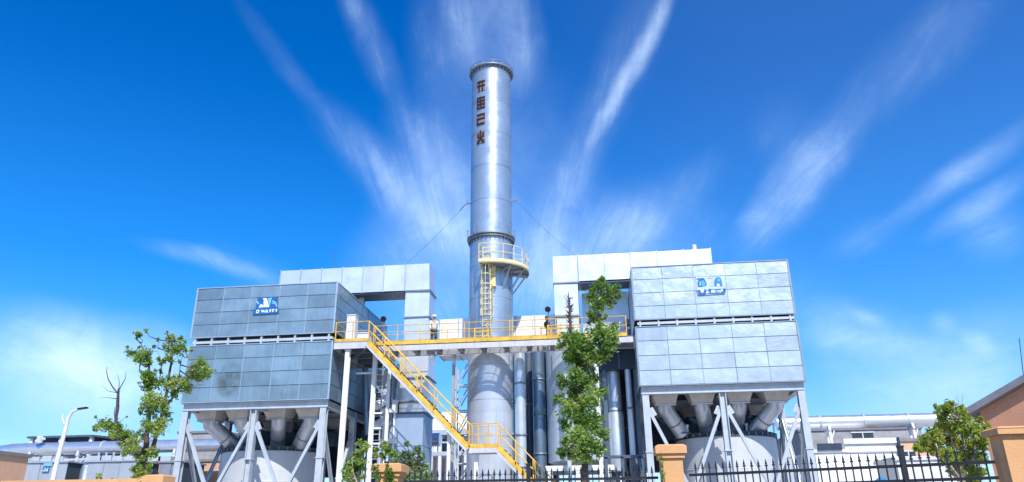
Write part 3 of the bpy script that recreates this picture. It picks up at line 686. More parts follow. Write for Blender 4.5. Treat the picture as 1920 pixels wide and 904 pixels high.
# ------------------------------------------------------------------ walkway, platform and stairs
ZD = 11.1
wk = thing('steel_walkway', (-7, 39.8, 0), 'elevated steel walkway with yellow railings joining both dust collectors, stairs zigzagging down', 'walkway')
DX0, DX1, DY0, DY1 = -14.40, 1.88, 39.12, 40.62
PX0, PX1, PY0 = -14.40, -12.46, 38.0
b = MB(); yy = DY0+.03
while yy < DY1-.02: b.box(PX1+.001, yy, ZD-.012, DX1, yy+.016, ZD); yy += .055
xx = PX1+.3
while xx < DX1: b.box(xx, DY0+.01, ZD-.06, xx+.03, DY1-.01, ZD-.041); xx += .6
b.box(PX0, PY0, ZD-.06, PX1-.001, 43.4, ZD); dk = b.build('deck', M_FLANGE, wk)
b = MB()
b.box(PX1+.1, DY0-.02, ZD-.36, DX1, DY0+.05, ZD-.065); b.box(PX1+.1, DY1-.05, ZD-.36, DX1, DY1+.02, ZD-.065)
for yy in (DY0+.075, DY1-.075): b.box(PX1+.1, yy-.07 if yy > 40 else DY0+.052, ZD-.36, DX1, yy+.0 if yy > 40 else yy+.05, ZD-.33)
b.box(PX0, PY0-.02, ZD-.40, PX1, PY0+.05, ZD-.065); b.box(PX1-.07, PY0+.052, ZD-.40, PX1+.0, DY0-.03, ZD-.065); b.box(PX1-.07, DY1+.03, ZD-.4, PX1, 43.4, ZD-.065)
b.box(PX0-.02, PY0+.055, ZD-.40, PX0+.05, 43.4, ZD-.065)
b.build('girder', M_GIRD, wk)
b = MB()
for yy in (39.2, 40.6, 42.0, 43.2): b = MB(); b.hcol((PX0+.06, yy, ZD-.24), (PX1-.08, yy, ZD-.24), .3, .03, axis='z'); b.build('joist', M_FLANGE, wk)
b = MB(); b.beam((PX1-.2, PY0+.1, ZD-.42), (PX0+.2, 40.5, ZD-.42), .12); b.build('cross_brace', M_FLANGE, wk)
x = PX1+.9
while x < DX1-.2: b = MB(); b.hcol((x, DY0+.07, ZD-.2), (x, DY1-.07, ZD-.2), .24, .03, axis='z'); b.build('joist', M_FLANGE, wk); x += 1.28
b = MB(); b.box(PX0+.06, PY0+.06, ZD-.115, PX1-.08, 43.35, ZD-.065); b.build('deck_soffit', M_GIRD, wk)
def kick(mb, a, b_, h=.15): mb.beam(Vector(a)+Vector((0,0,h/2)), Vector(b_)+Vector((0,0,h/2)), .02, h)
def rail(a, b_, n, nm='railing', m=M_YEL, post0=True, post1=True, kickh=.16, parent=None, h=1.1):
    mb = MB(); a, b_ = Vector(a), Vector(b_)
    for hh in (h, h*.53): mb.tube([a+Vector((0,0,hh)), b_+Vector((0,0,hh))], .024 if hh == h else .019, 6)
    for k in range(n+1):
        if (k == 0 and not post0) or (k == n and not post1): continue
        p = a.lerp(b_, k/n); mb.beam(p, p+Vector((0,0,h)), .045)
    if kickh: kick(mb, a, b_, kickh)
    return mb.build(nm, m, parent or wk)
PY_ = DY0+.03
rail((PX1+.0, PY_, ZD), (DX1-.4, PY_, ZD), 11, kickh=.20)
rail((PX1, DY1-.03, ZD), (DX1-.4, DY1-.03, ZD), 11, kickh=.14)
rail((PX0+.04, PY0+.03, ZD), (PX1-.0, PY0+.03, ZD), 2)
rail((PX0+.04, PY0+.06, ZD), (PX0+.04, PY0+1.6, ZD), 1)
rail((PX1, DY1+.0, ZD), (PX1, 43.3, ZD), 2)
rail((PX0+.1, 43.36, ZD), (PX1, 43.36, ZD), 2)
# small gate frames in the railing
for gx_ in (at(890, 640, 39.1).x, at(1028, 640, 39.1).x, at(1050, 640, 39.1).x):
    b = MB(); b.beam((gx_, PY_-.06, ZD), (gx_, PY_-.06, ZD+.75), .07)
    for z in (.3, .52, .73): b.beam((gx_, PY_-.06, ZD+z), (gx_+.75, PY_-.06, ZD+z), .04)
    b.beam((gx_+.75, PY_-.06, ZD), (gx_+.75, PY_-.06, ZD+.75), .06); b.build('gate_frame', M_YEL, wk)
# stairs
SY0, SY1 = 37.95, 38.85
def flight(p0, p1, nm='stair_flight'):
    x0, z0 = p0; x1, z1 = p1; fl = MB(); L = sqrt((x1-x0)**2+(z1-z0)**2)
    for yy in (SY0, SY1): fl.beam((x0, yy, z0-.08), (x1, yy, z1-.08), .05, .24, up=(0,0,1))
    st = fl.build(nm, M_YEL, wk)
    t = MB(); n = int(abs(z0-z1)/.2)
    for k in range(1, n):
        q = k/n; xx = x0+(x1-x0)*q; zz = z0+(z1-z0)*q; t.box(xx-.14, SY0+.03, zz-.03, xx+.14, SY1-.03, zz+.0)
    t.build('tread', M_RUST, st)
    u = MB(); dv = Vector((x1-x0, 0, z1-z0)).normalized(); nn = Vector((dv.z, 0, -dv.x)) if dv.x > 0 else Vector((-dv.z, 0, dv.x))
    if nn.z > 0: nn = -nn
    for yy in (SY0+.02, SY1-.02):
        a = Vector((x0, yy, z0-.08))+nn*.19; b_ = Vector((x1, yy, z1-.08))+nn*.19; u.beam(a, b_, .07, .12)
    u.build('stringer', M_GIRD, st)
    for yy in (SY0, SY1):
        r = MB(); m_ = max(3, int(L/1.25))
        for hh in (1.08, .58): r.tube([(x0, yy, z0+hh), (x1, yy, z1+hh)], .03 if hh > 1 else .024, 6)
        for k in range(m_+1):
            q = k/m_; r.beam((x0+(x1-x0)*q, yy, z0+(z1-z0)*q-.05), (x0+(x1-x0)*q, yy, z0+(z1-z0)*q+1.08), .05)
        r.build('handrail', M_YEL, st)
LZ = 5.42; LX0, LX1 = at(880, 830, 38).x, at(934, 840, 38).x
flight((PX1, ZD), (LX0, LZ)); flight((LX1, LZ), (LX1+5.3, 0.05))
b = MB(); b.box(LX0, SY0-.02, LZ-.34, LX1, SY0+.04, LZ-.10); b.box(LX0, SY1-.04, LZ-.34, LX1, SY1+.02, LZ-.10); b.box(LX0+.02, SY0+.05, LZ-.30, LX1-.02, SY1-.05, LZ-.10)
ld = b.build('landing', M_GIRD, wk)
b = MB(); b.box(LX0, SY0-.025, LZ-.095, LX1, SY1+.02, LZ+.0); b.build('landing_edge', M_YEL, ld)
rail((LX0, SY0, LZ), (LX1, SY0, LZ), 3, parent=ld, kickh=.1); rail((LX0, SY1, LZ), (LX1, SY1, LZ), 2, parent=ld, kickh=.1)
def post(x, y, zt, w_=.2, m=M_WHITE):
    b = MB(); b.hcol((x, y, 0), (x, y, zt), w_, .03, axis='y'); b.box(x-w_*.8, y-w_*.8, 0, x+w_*.8, y+w_*.8, .03); b.box(x-w_*.7, y-w_*.7, zt-.03, x+w_*.7, y+w_*.7, zt-.001); return b.build('post', m, wk)
post(-13.66, 38.25, ZD-.41, .24); post(-12.42, 39.25, ZD-.46, .22); post(at(724, 800, 39.4).x, 39.5, ZD-1.0, .16); post(-12.8, 43.0, ZD-.41, .24)
post(at(850, 700, 40.2).x, 40.3, ZD-.45, .16, mat('mid_grey_steel', (.30,.33,.37), .5, .3)); post(at(841, 850, 38.3).x, 38.35, LZ-.02+.75, .16); post(at(893, 860, 38.4).x, 38.4, LZ-.35, .2)
post(at(1124, 800, 39.2).x, 39.3, ZD-.45, .2); post(-1.9, 40.4, ZD-.45, .2, M_STEEL)
b = MB()
for (x1_, z1_, x2_, z2_) in ((-13.5, 9.6, -12.5, 9.6), (-12.4, 7.4, -11.9, 7.4), (-12.4, 9.0, -11.9, 8.4), (-12.4, 5.8, -11.9, 5.8), (-12.4, 4.6, -11.9, 4.6), (-12.4, 6.6, -11.9, 6.6)): b = MB(); b.beam((x1_, 39.35, z1_), (x2_, 39.35, z2_), .09); b.build('post_bracing', M_WHITE, wk)

# platform cabinets and lamps on the walkway
def cabinet(px0, px1, py0, Y, h, label, m=M_WHITE, d=.5):
    x0, x1 = at(px0, 635, Y).x, at(px1, 635, Y).x; c = thing('control_cabinet', ((x0+x1)/2, Y+d/2, ZD), label, 'cabinet')
    b = MB(); z0 = ZD+.12; b.box(x0, Y, z0, x1, Y+d, ZD+h); b.box(x0-.03, Y-.04, ZD+h+.002, x1+.03, Y+d+.02, ZD+h+.05); o = b.build('housing', m, c)
    b = MB(); b.box(x0+.04, Y-.025, z0+.06, x1-.04, Y-.003, ZD+h-.06); dd = b.build('door', m, c)
    b = MB(); b.box(x1-.12, Y-.05, z0+(h*.4), x1-.08, Y-.028, z0+h*.55); b.build('handle', M_BLACK, dd)
    b = MB()
    for xx in (x0+.04, x1-.1):
        for yy in (Y+.03, Y+d-.1): b.box(xx, yy, ZD+.001, xx+.06, yy+.06, z0-.002)
    b.build('foot', M_FLANGE, c)
cabinet(648, 664, 600, 39.0, 1.75, 'tall white control cabinet on the platform beside the dark dust collector')
cabinet(669, 690, 620, 40.0, .95, 'low white box on the platform right of the tall cabinet', d=.7)
b = MB()
for k in range(4): b.box(DX1-1.3+.3*k, 40.0, ZD+.6+.2*(k%2), DX1-1.05+.3*k, 40.3, ZD+.95+.2*(k%2))
b.box(DX1-1.4, 39.9, ZD+.0, DX1-.15, 40.45, ZD+.55); tag(b.build('junction_box', M_DARK2), 'dark grey junction boxes on the walkway end against the pale dust collector', 'junction box')

def floodlight(px, py, Y, label):
    p = at(px, py, Y); c = thing('floodlight', (p.x, Y, ZD), label, 'floodlight', 'small floodlights on the walkway railing')
    b = MB(); b.tube([(p.x, Y, ZD), (p.x, Y, p.z-.1)], .025, 6); b.build('pole', M_FLANGE, c)
    b = MB(); b.tube([(p.x-.02, Y-.16, p.z-.05), (p.x, Y+.08, p.z+.06)], [.17, .1], 12); b.build('lamp_head', M_BLACK, c)
floodlight(721, 598, 39.25, 'small dark floodlight on a pole at the top of the stairs')
floodlight(1028, 580, 39.35, 'small dark floodlight on a pole right of the chimney')

# valve actuator behind the railing
vx = at(1026, 620, 39.9).x
va = thing('valve_actuator', (vx, 40.0, ZD), 'brown hand valve with a yellow stand on the walkway right of the chimney', 'valve')
b = MB(); b.tube([(vx, 40.0, ZD), (vx, 40.0, ZD+1.45)], .07, 10); b.tube([(vx, 40.0, ZD+.8), (vx, 40.0, ZD+1.15)], .16, 12); b.tube([(vx, 40.0, ZD+1.3), (vx, 40.0, ZD+1.5)], .12, 12); b.build('stem', M_RUST, va)
b = MB(); b.tube([(vx+.16*cos(a), 39.83, ZD+1.0+.16*sin(a)) for a in [2*pi*k/14 for k in range(15)]], .02, 6, caps=False); b.beam((vx-.16, 39.83, ZD+1.0), (vx+.16, 39.83, ZD+1.0), .02); b.beam((vx, 39.83, ZD+1.0), (vx, 40.0, ZD+1.0), .03); b.build('handwheel', M_RUST, va)
b = MB(); 
for s_ in (-.35, .2): b.beam((vx+s_, 39.9, ZD), (vx+s_, 39.9, ZD+.85), .08)
b.beam((vx-.35, 39.9, ZD+.8), (vx+.2, 39.9, ZD+.8), .08); b.build('stand', M_YEL, va)

# ------------------------------------------------------------------ person on the walkway
def skin_obj(name, verts, edges, radii, m, parent, sub=2):
    me = bpy.data.meshes.new(name); me.from_pydata(verts, edges, []); me.materials.append(m)
    o = bpy.data.objects.new(name, me); COL.objects.link(o)
    sk = o.modifiers.new('skin', 'SKIN'); lay = me.skin_vertices[0].data if me.skin_vertices else None
    if lay is None:
        import bmesh
        bm = bmesh.new(); bm.from_mesh(me); bm.verts.layers.skin.verify(); bm.to_mesh(me); bm.free(); lay = me.skin_vertices[0].data
    for i, r in enumerate(radii): lay[i].radius = r if isinstance(r, tuple) else (r, r); lay[i].use_root = (i == 0)
    sk.use_smooth_shade = True
    s = o.modifiers.new('sub', 'SUBSURF'); s.levels = sub; s.render_levels = sub
    o.parent = parent; return o
ppos = at(813, 640, 39.75); per = thing('person', (ppos.x, 39.75, ZD), 'person in a white helmet, pale shirt and dark trousers standing on the walkway', 'person')
per.rotation_euler = (0, 0, rad(25))
V = [(0,0,.92),(0,0,1.12),(0,0,1.35),(0,0,1.47),(0,-.01,1.56),(0,-.02,1.66),
     (-.19,0,1.38),(-.25,.01,1.12),(-.22,-.14,.92),(-.20,-.20,.86), (.19,0,1.38),(.26,.02,1.12),(.25,-.05,.88),(.25,-.08,.80),
     (-.10,0,.86),(-.11,-.02,.48),(-.12,.02,.09),(-.12,-.12,.04), (.10,0,.86),(.12,-.02,.48),(.13,.02,.09),(.14,-.12,.04)]
Eg = [(0,1),(1,2),(2,3),(3,4),(4,5),(2,6),(6,7),(7,8),(8,9),(2,10),(10,11),(11,12),(12,13),(0,14),(14,15),(15,16),(16,17),(0,18),(18,19),(19,20),(20,21)]
R = [(.14,.10),(.13,.10),(.15,.10),.055,.085,.085,.065,.045,.035,.035,.065,.045,.035,.035,.085,.06,.045,.035,.085,.06,.045,.035]
skin_obj('body', V, Eg, R, M_SKIN, per)
Vs = V[0:3]+[(0,0,1.43)]+V[6:9]+V[10:13]; skin_obj('shirt', Vs, [(0,1),(1,2),(2,3),(2,4),(4,5),(5,6),(2,7),(7,8),(8,9)], [(.165,.12),(.155,.12),(.175,.12),.075,.085,.065,.05,.085,.065,.05], M_SHIRT, per)
Vt = [V[0]]+V[14:17]+V[18:21]; skin_obj('trousers', Vt, [(0,1),(1,2),(2,3),(0,4),(4,5),(5,6)], [(.16,.115),.105,.08,.065,.105,.08,.065], M_TROU, per)
b = MB(); b.lathe(0, -.02, [(.16, 1.665), (.125, 1.675), (.12, 1.72), (.09, 1.775), (.03, 1.80), (.001, 1.802)], 24); h_ = b.build('helmet', M_HELM, None); h_.parent = per
b = MB()
for s_ in (-1, 1): b.tube([(s_*.12-.03, .03, .03), (s_*.12+.02, -.2, .03)], .05, 8)
sh_ = b.build('shoes', M_BLACK, None); sh_.parent = per
b = MB()
b.tube([(0,-.118,1.60),(0,-.132,1.575),(0,-.112,1.565)], .014, 6)
for s_ in (-.035, .035): b.tube([(s_-.012,-.103,1.62),(s_+.012,-.103,1.62)], .008, 6)
b.tube([(-.02,-.098,1.535),(.02,-.098,1.535)], .006, 6)
fc = b.build('face', M_SKIN, None); fc.parent = per

# ------------------------------------------------------------------ vertical pipes behind the walkway
def vpipe(px, Y, r, z0, z1, m, label, joints=(), flare=None, grp='vertical pipes behind the walkway', nm='vertical_pipe', pyref=760):
    x = at(px, pyref, Y).x; root = thing(nm, (x, Y, 0), label, 'pipe', grp)
    b = MB(); prof = [(r, z0), (r, z1)] if not flare else [(flare[1], z0), (flare[1], flare[0]-.1), (r, flare[0]+.2), (r, z1)]
    b.lathe(x, Y, prof, 40, cap=True); b.build('pipe', m, root)
    b = MB()
    for z in joints: b.lathe(x, Y, [(r, z-.05), (r+.045, z-.05), (r+.045, z+.05), (r, z+.05)], 40)
    if joints: b.build('joint_ring', M_FLANGE, root)
    b = MB(); b.lathe(x, Y, [(r*1.3, 0), (r*1.3, z0-.1), (r, z0)], 32); b.box(x-r*1.7, Y-r*1.7, 0, x+r*1.7, Y+r*1.7, .12); b.build('pipe_stand', M_FLANGE, root)
    return x
vpipe(976, 41.5, .30, .6, 11.6, M_PIPE, 'bright silver vertical pipe just right of the chimney below the walkway', (9.15, 6.3, 4.6))
vpipe(960.5, 41.9, .14, .6, 10.6, M_PIPEB, 'thin grey pipe squeezed between the chimney and the bright silver pipe', (8.2, 6.4))
vpipe(1011, 43.0, .36, .6, 11.6, M_PIPEB, 'blue-grey vertical pipe between the bright silver pipe and the pale round tower', (9.6, 7.6, 5.4))
vpipe(992, 44.6, .30, .6, 11.6, M_DARK2, 'dark vertical pipe behind the bright silver and blue-grey pipes', (8.4,))
vpipe(1152, 42.2, .40, 4.3, 9.8, M_PIPE, 'silver vertical pipe widening towards the ground, right of the tree', (7.55,), flare=(7.4, .47))
vpipe(1181, 41.6, .17, 5.0, 9.9, M_PIPE, 'slim silver pipe left of the pale dust collector legs', (7.6,))
vpipe(1131, 43.0, .16, 5.0, 9.9, M_PIPEB, 'slim blue-grey pipe just right of the tree trunk', (7.6,))

# pale round tower
tx = at(1082, 780, 42.6).x; tr = 1.72
tw = thing('round_tower', (tx, 43.0, 0), 'pale round steel tower behind the tree, standing on a white portal frame', 'tower')
b = MB(); seamed(b, tx, 43.0, 4.9, 11.3, tr, 2.1, 80); b.lathe(tx, 43.0, [(tr, 11.3), (.3, 12.0)], 80); b.build('shell', mat('pale_blue_tower_paint', (.58,.66,.74), .4, .45, .05, .7, streak=.15), tw)
b = MB(); b.lathe(tx, 43.0, [(.5, 4.3), (tr, 4.9)], 80); b.build('base_cone', M_TANK, tw)
b = MB(); b.box(tx-1.75, 41.1, 4.35, tx+1.9, 41.4, 4.62)
for xx in (tx-1.5, tx, tx+1.6): b.hcol((xx, 41.25, 0), (xx, 41.25, 4.34), .26, .03)
b.box(tx-1.75, 44.5, 4.35, tx+1.9, 44.8, 4.62); b.box(tx-1.75, 41.41, 4.40, tx-1.5, 44.49, 4.60); b.box(tx+1.65, 41.41, 4.40, tx+1.9, 44.49, 4.60); b.build('portal_frame', M_WHITE, tw)

# dark casings further back (they close the view between the pipes)
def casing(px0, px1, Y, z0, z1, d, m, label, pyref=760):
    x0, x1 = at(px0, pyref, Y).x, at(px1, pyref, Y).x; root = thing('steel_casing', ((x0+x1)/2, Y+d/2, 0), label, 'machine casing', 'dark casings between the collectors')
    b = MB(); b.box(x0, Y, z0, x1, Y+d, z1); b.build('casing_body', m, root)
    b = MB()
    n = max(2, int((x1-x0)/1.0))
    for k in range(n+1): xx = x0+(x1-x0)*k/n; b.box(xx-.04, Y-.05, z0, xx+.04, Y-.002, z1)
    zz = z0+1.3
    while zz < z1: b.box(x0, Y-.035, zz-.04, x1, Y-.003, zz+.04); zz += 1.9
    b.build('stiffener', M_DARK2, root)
    b = MB()
    for xx in (x0+.2, x1-.2):
        for yy in (Y+.2, Y+d-.2): b.beam((xx, yy, 0), (xx, yy, z0), .22)
    b.build('leg', M_DARK2, root)
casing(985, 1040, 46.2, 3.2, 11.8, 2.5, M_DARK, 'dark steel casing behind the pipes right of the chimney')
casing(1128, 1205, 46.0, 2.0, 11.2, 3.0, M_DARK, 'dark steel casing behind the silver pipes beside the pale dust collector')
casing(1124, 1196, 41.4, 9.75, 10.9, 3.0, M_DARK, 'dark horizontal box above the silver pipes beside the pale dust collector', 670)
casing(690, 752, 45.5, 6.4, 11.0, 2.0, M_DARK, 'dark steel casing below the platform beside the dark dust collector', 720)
b = MB()
for z in (2.9, 3.9, 5.0): b.beam((at(1128,800,41).x, 41, z), (at(1205,800,41).x, 41, z), .16)
for px in (1135, 1165, 1198): b.beam((at(px,840,41).x, 41, 0), (at(px,840,41).x, 41, 5.0), .16)
tag(b.build('pipe_rack', M_DARK2), 'low dark steel rack under the silver pipes left of the pale dust collector', 'pipe rack')

# service ladder and ducts below the platform
x = at(760, 720, 41).x
b = MB(); sx0, sx1 = at(703, 740, 40.6).x, at(716, 740, 40.6).x
for xx in (sx0, sx1): b.beam((xx, 40.6, 0), (xx, 40.6, 10.4), .07)
for k in range(30): b.beam((sx0, 40.6, .5+.33*k), (sx1, 40.6, .5+.33*k), .04)
tag(b.build('service_ladder', M_STEEL), 'grey ladder below the platform beside the dark dust collector', 'ladder')
def small_duct(pts, r, m, label, Y):
    b = MB(); b.tube([at(px, py, Y+dy) for px, py, dy in pts], r, 18); tag(b.build('bent_pipe', m), label, 'pipe', 'small pipes below the platform')
small_duct([(700,762,0),(712,758,0),(722,750,0.3),(724,730,1)], .24, M_WHITE, 'white bent pipe below the platform, upper of the pair', 41.2)
small_duct([(694,800,0),(706,796,0),(718,790,0.3),(724,778,1)], .22, M_WHITE, 'white bent pipe below the platform, lower of the pair', 41.2)
small_duct([(685,690,0),(687,760,0),(690,815,0)], .18, M_PIPEB, 'thin blue-grey downpipe along the side of the dark dust collector', 42.0)
b = MB(); zz = at(740, 770, 41.5).z; x0_, x1_ = at(716,770,41.5).x, at(742,770,41.5).x
b.box(x0_, 41.4, zz-.1, x1_, 41.9, zz+.12); b.box(x1_-.2, 41.4, zz+.122, x1_, 41.9, zz+.6); b.box(x0_, 41.4, zz-1.8, x1_, 41.9, zz-1.55)
for xx in (x0_+.1, x1_-.1): b.beam((xx, 41.65, 0), (xx, 41.65, zz-.1), .1)
tag(b.build('support_frame', M_WHITE), 'white steel frame standing left of the blue-grey base casing', 'steel frame')

for k, (px, z0_, z1_) in enumerate(((735, 6.9, 10.6), (744, 8.2, 10.6))):
    b = MB(); xx = at(px, 740, 41.9).x; b.tube([(xx, 41.9, z1_), (xx, 41.9, z0_+.3), (xx-.1, 41.9, z0_+.06), (xx-.35, 41.9, z0_), (xx-1.0, 41.9, z0_)], .1, 12)
    tag(b.build('elbow_pipe', M_PIPEB), ('thin grey elbow pipe left of the duct riser, the longer of the two' if k == 0 else 'thin grey elbow pipe left of the duct riser, the shorter of the two'), 'pipe')
# lattice brace left of the chimney
lt = thing('lattice_mast', (-8.4, 43.6, 0), 'thin grey lattice mast close to the left side of the chimney', 'mast')
xa, xb = at(856, 740, 43.6).x, at(882, 740, 43.6).x
b = MB()
for xx in (xa, xb):
    for yy in (43.3, 44.0): b.beam((xx, yy, 0), (xx, yy, 10.6), .08)
b.build('mast_leg', M_STEEL, lt)
b = MB(); z = .5
while z < 10.2:
    for yy in (43.3, 44.0): b.beam((xa, yy, z), (xb, yy, z), .07); b.beam((xa, yy, z), (xb, yy, z+1.5), .06)
    z += 1.5
b.build('lacing', M_STEEL, lt)

# ------------------------------------------------------------------ background structures
def building(name, x0, x1, y0, y1, h, m, label, wins=(), roofm=M_ROOF, cat='building', over=.1):
    root = thing(name, ((x0+x1)/2, (y0+y1)/2, 0), label, cat)
    b = MB(); b.box(x0, y0, 0, x1, y1, h); b.build('wall', m, root)
    b = MB(); b.box(x0-over, y0-over, h+.002, x1+over, y1+over, h+.18); b.build('roof', roofm, root)
    for (a, c, z0, z1) in wins:
        b = MB(); b.box(a, y0-.03, z0, c, y0-.004, z1); o = b.build('window', M_GLASS, root)
        b = MB(); b.box(a-.06, y0-.06, z0-.08, c+.06, y0-.005, z0-.001); b.box(a-.06, y0-.06, z1+.001, c+.06, y0-.005, z1+.07); b.box((a+c)/2-.03, y0-.05, z0, (a+c)/2+.03, y0-.031, z1); b.build('frame', M_WHITE, o)
    return root
def XX(px, py, Y): return at(px, py, Y).x
def ZZ(px, py, Y): return at(px, py, Y).z
# mid background between block and chimney: white pipe-rack building over peach walls
Yb = 72.0
building('factory_hall', XX(806,860,Yb), XX(905,860,Yb), Yb, Yb+8, ZZ(850,858,Yb), M_PEACH, 'low peach-walled hall seen between the base casing and the chimney',
   [(XX(853,880,Yb), XX(877,880,Yb), ZZ(860,884,Yb), ZZ(860,872,Yb))])
rk = thing('equipment_rack', (XX(850,820,68), 68.5, 0), 'white open equipment rack above the low peach-walled hall, left of the chimney', 'rack')
zr0, zr1 = ZZ(850,852,68), ZZ(850,806,68); xr0, xr1 = XX(810,820,68), XX(890,820,68)
b = MB()
for k in range(6): xx = xr0+(xr1-xr0)*k/5; b.beam((xx, 68, 0), (xx, 68, zr1), .28); b.beam((xx, 71, 0), (xx, 71, zr1), .28)
b.build('column', M_WHITE, rk)
b = MB(); b.box(xr0, 67.8, zr1-.45, xr1, 71.2, zr1); b.box(xr0, 67.85, zr0-.1, xr1, 71.1, zr0+.25); b.box(xr0, 67.85, (zr0+zr1)/2-.1, xr1, 68.1, (zr0+zr1)/2+.05); b.build('floor_beam', M_STEEL, rk)
b = MB(); b.box(xr0+.5, 69.6, zr0+.3, xr1-.5, 70.6, zr1-.6); b.build('machine', M_DARK2, rk)
b = MB(); b.lathe(XX(828,790,80), 84, [(4.2, 0), (4.2, ZZ(828,795,80)), (3.6, ZZ(828,780,80)), (2.1, ZZ(828,768,80)), (.01, ZZ(828,764,80))], 48)
tag(b.build('storage_dome', M_WHITE), 'white domed silo far behind the stairs, left of the chimney', 'silo')

# long pipelines
def pipeline(pts, r, m, label, supports, zg=0):
    root = thing('pipeline', (pts[0][0], pts[0][1], 0), label, 'pipeline', 'long silver pipelines behind the plant')
    b = MB(); b.tube(pts, r, 28); b.build('pipe', m, root)
    for i in range(1, len(pts)):
        a, c = Vector(pts[i-1]), Vector(pts[i]); L = (c-a).length; n = int(L/3.2); d = (c-a).normalized()
        if n < 1: continue
        q = MB()
        for k in range(1, n+1): p = a.lerp(c, k/(n+1)); q.tube([p-d*.05, p+d*.05], r+.035, 28)
        q.build('joint_ring', M_STEEL, root)
    for (x, y, z) in supports:
        q = MB(); q.beam((x, y-.3, 0), (x, y-.3, z+.1), .15); q.beam((x, y+.3, 0), (x, y+.3, z-r), .12); q.beam((x, y-.45, z-r-.06), (x, y+.6, z-r-.06), .12); q.beam((x, y-.05, z-r-.9), (x+.35, y-.05, z-r-.1), .07)
        q.build('support', M_WHITE, root)
zl = 7.1
LP = [(-50.5, 58, zl-.1), (-44.5, 51.2, zl), (-42.6, 50.2, zl), (-41.4, 50, zl), (-14, 50, zl), (-11, 50.0, zl)]
pipeline(LP, .44, M_PIPEW, 'long blue-grey round pipeline running behind the street lamp and the left tree',
   [(XX(60,860,50), 50, zl), (XX(150,860,50), 50, zl), (XX(238,860,50), 50, zl), (XX(330,860,50), 50, zl)])
zr = 7.6
pipeline([(11, 50, zr), (27, 50, zr), (40, 50, zr)], .42, M_PIPEW, 'long shiny round pipeline running right from the pale dust collector',
   [(XX(1555,820,50), 50, zr), (XX(1712,820,50), 50, zr), (XX(1800,820,50), 50, zr)])

# left background
cn = thing('open_shed', (XX(140,830,54), 56, 0), 'open shed with a flat dark roof rising above the left pipeline', 'shed')
xa, xb, zc = XX(48,830,54), XX(172,822,54), ZZ(100,817,54)
b = MB(); b.hexa([(xa,54,zc-.15),(xb,54,zc-.15),(xb+2.5,60,zc-.15),(xa,60,zc-.15),(xa,54,zc),(xb,54,zc),(xb+2.5,60,zc),(xa,60,zc)]); b.build('roof', M_DARK2, cn)
b = MB(); b.box(xa+.4, 54.6, zc-1.5, xb-.2, 59, zc-.16); b.build('roof_truss', M_DARK, cn)
b = MB()
for xx in (xa+.3, (xa+xb)/2, xb-.2):
    for yy in (54.3, 59.5): b.beam((xx, yy, 0), (xx, yy, zc-.151), .25)
b.build('post', M_WHITE, cn)
def clad_box(name, px0, px1, Y, d, pyt, label, cat, m=M_GREYBOX, n=3, group=None):
    x0, x1 = XX(px0,870,Y), XX(px1,870,Y); h = ZZ((px0+px1)/2, pyt, Y); root = thing(name, ((x0+x1)/2, Y+d/2, 0), label, cat, group)
    b = MB(); b.box(x0, Y, .2, x1, Y+d, h); b.build('housing', M_GAP, root)
    p = MB(); panel_wall(p, Vector((x0,Y,.2)), Vector((1,0,0)), Vector((0,0,1)), Vector((0,-1,0)), [(x1-x0)*k/n for k in range(n+1)], [0, (h-.2)*.5, h-.2], bulge=.015, sub=3)
    p.build('cladding', m, root)
    b = MB(); b.box(x0-.1, Y-.12, h+.002, x1+.1, Y+d+.1, h+.1); b.build('lid', m, root)
    b = MB(); b.box(x0, Y+.05, 0, x1, Y+d-.05, .198); b.build('skid', M_CONC, root)
    return root, x0, x1, h
r_, x0_, x1_, h_ = clad_box('equipment_container', 52, 128, 47, 2.6, 868, 'grey panelled container with a small blue sign, behind the street lamp', 'container', group='grey containers below the left pipeline')
b = MB(); b.box(XX(82,870,46.9), 46.90, ZZ(85,886,46.9), XX(94,870,46.9), 46.93, ZZ(85,877,46.9)); sg = b.build('sign', M_BLUE, r_)
b = MB()
for k, (u, v) in enumerate(((.15,.3),(.4,.75),(.62,.4),(.8,.7))):
    X0, X1, Z0, Z1 = XX(82,870,46.9), XX(94,870,46.9), ZZ(85,886,46.9), ZZ(85,877,46.9)
    b.box(X0+(X1-X0)*(u-.05), 46.88, Z0+(Z1-Z0)*.2, X0+(X1-X0)*(u+.06), 46.897, Z0+(Z1-Z0)*v+.08)
b.build('lettering', M_LOGOW, sg)
b = MB(); b.box(XX(84,860,46.9), 46.9, ZZ(85,874,46.9), XX(100,860,46.9), 46.93, ZZ(85,867,46.9)); b.build('nameplate', M_SKYB, r_)
clad_box('equipment_container', 166, 256, 47, 2.6, 866, 'wide pale grey panelled container between the street lamp and the left tree', 'container', group='grey containers below the left pipeline')
clad_box('equipment_cabinet', 300, 345, 47, 2.6, 868, 'dark grey panelled cabinet just right of the left tree trunk', 'cabinet', m=mat('mid_grey_cladding', (.22,.24,.28), .6, .2), n=2)
b = MB(); xx0 = XX(131,870,48); xx1 = XX(163,870,48)
b.lathe((xx0+xx1)/2, 49, [(.7, 0), (.7, ZZ(145,872,48)), (.4, ZZ(145,866,48)), (.01, ZZ(145,862,48))], 32)
tag(b.build('dark_vessel', M_DARK2), 'dark upright vessel between the two grey containers', 'vessel')
wx = XX(-40,850,34); wy = 34*XX(-40,850,34)/34/ (XX(52,868,34)/34)
building('workshop', wx-8, wx, 34, wy, ZZ(-40,842,34)-.15, M_PEACH, 'low orange-walled workshop at the far left', roofm=M_ROOF)
b0 = building('annex', XX(268,870,52), XX(420,870,52), 52, 60, ZZ(330,867,52), M_PEACH, 'low peach annex with a dark roof edge behind the left tree')
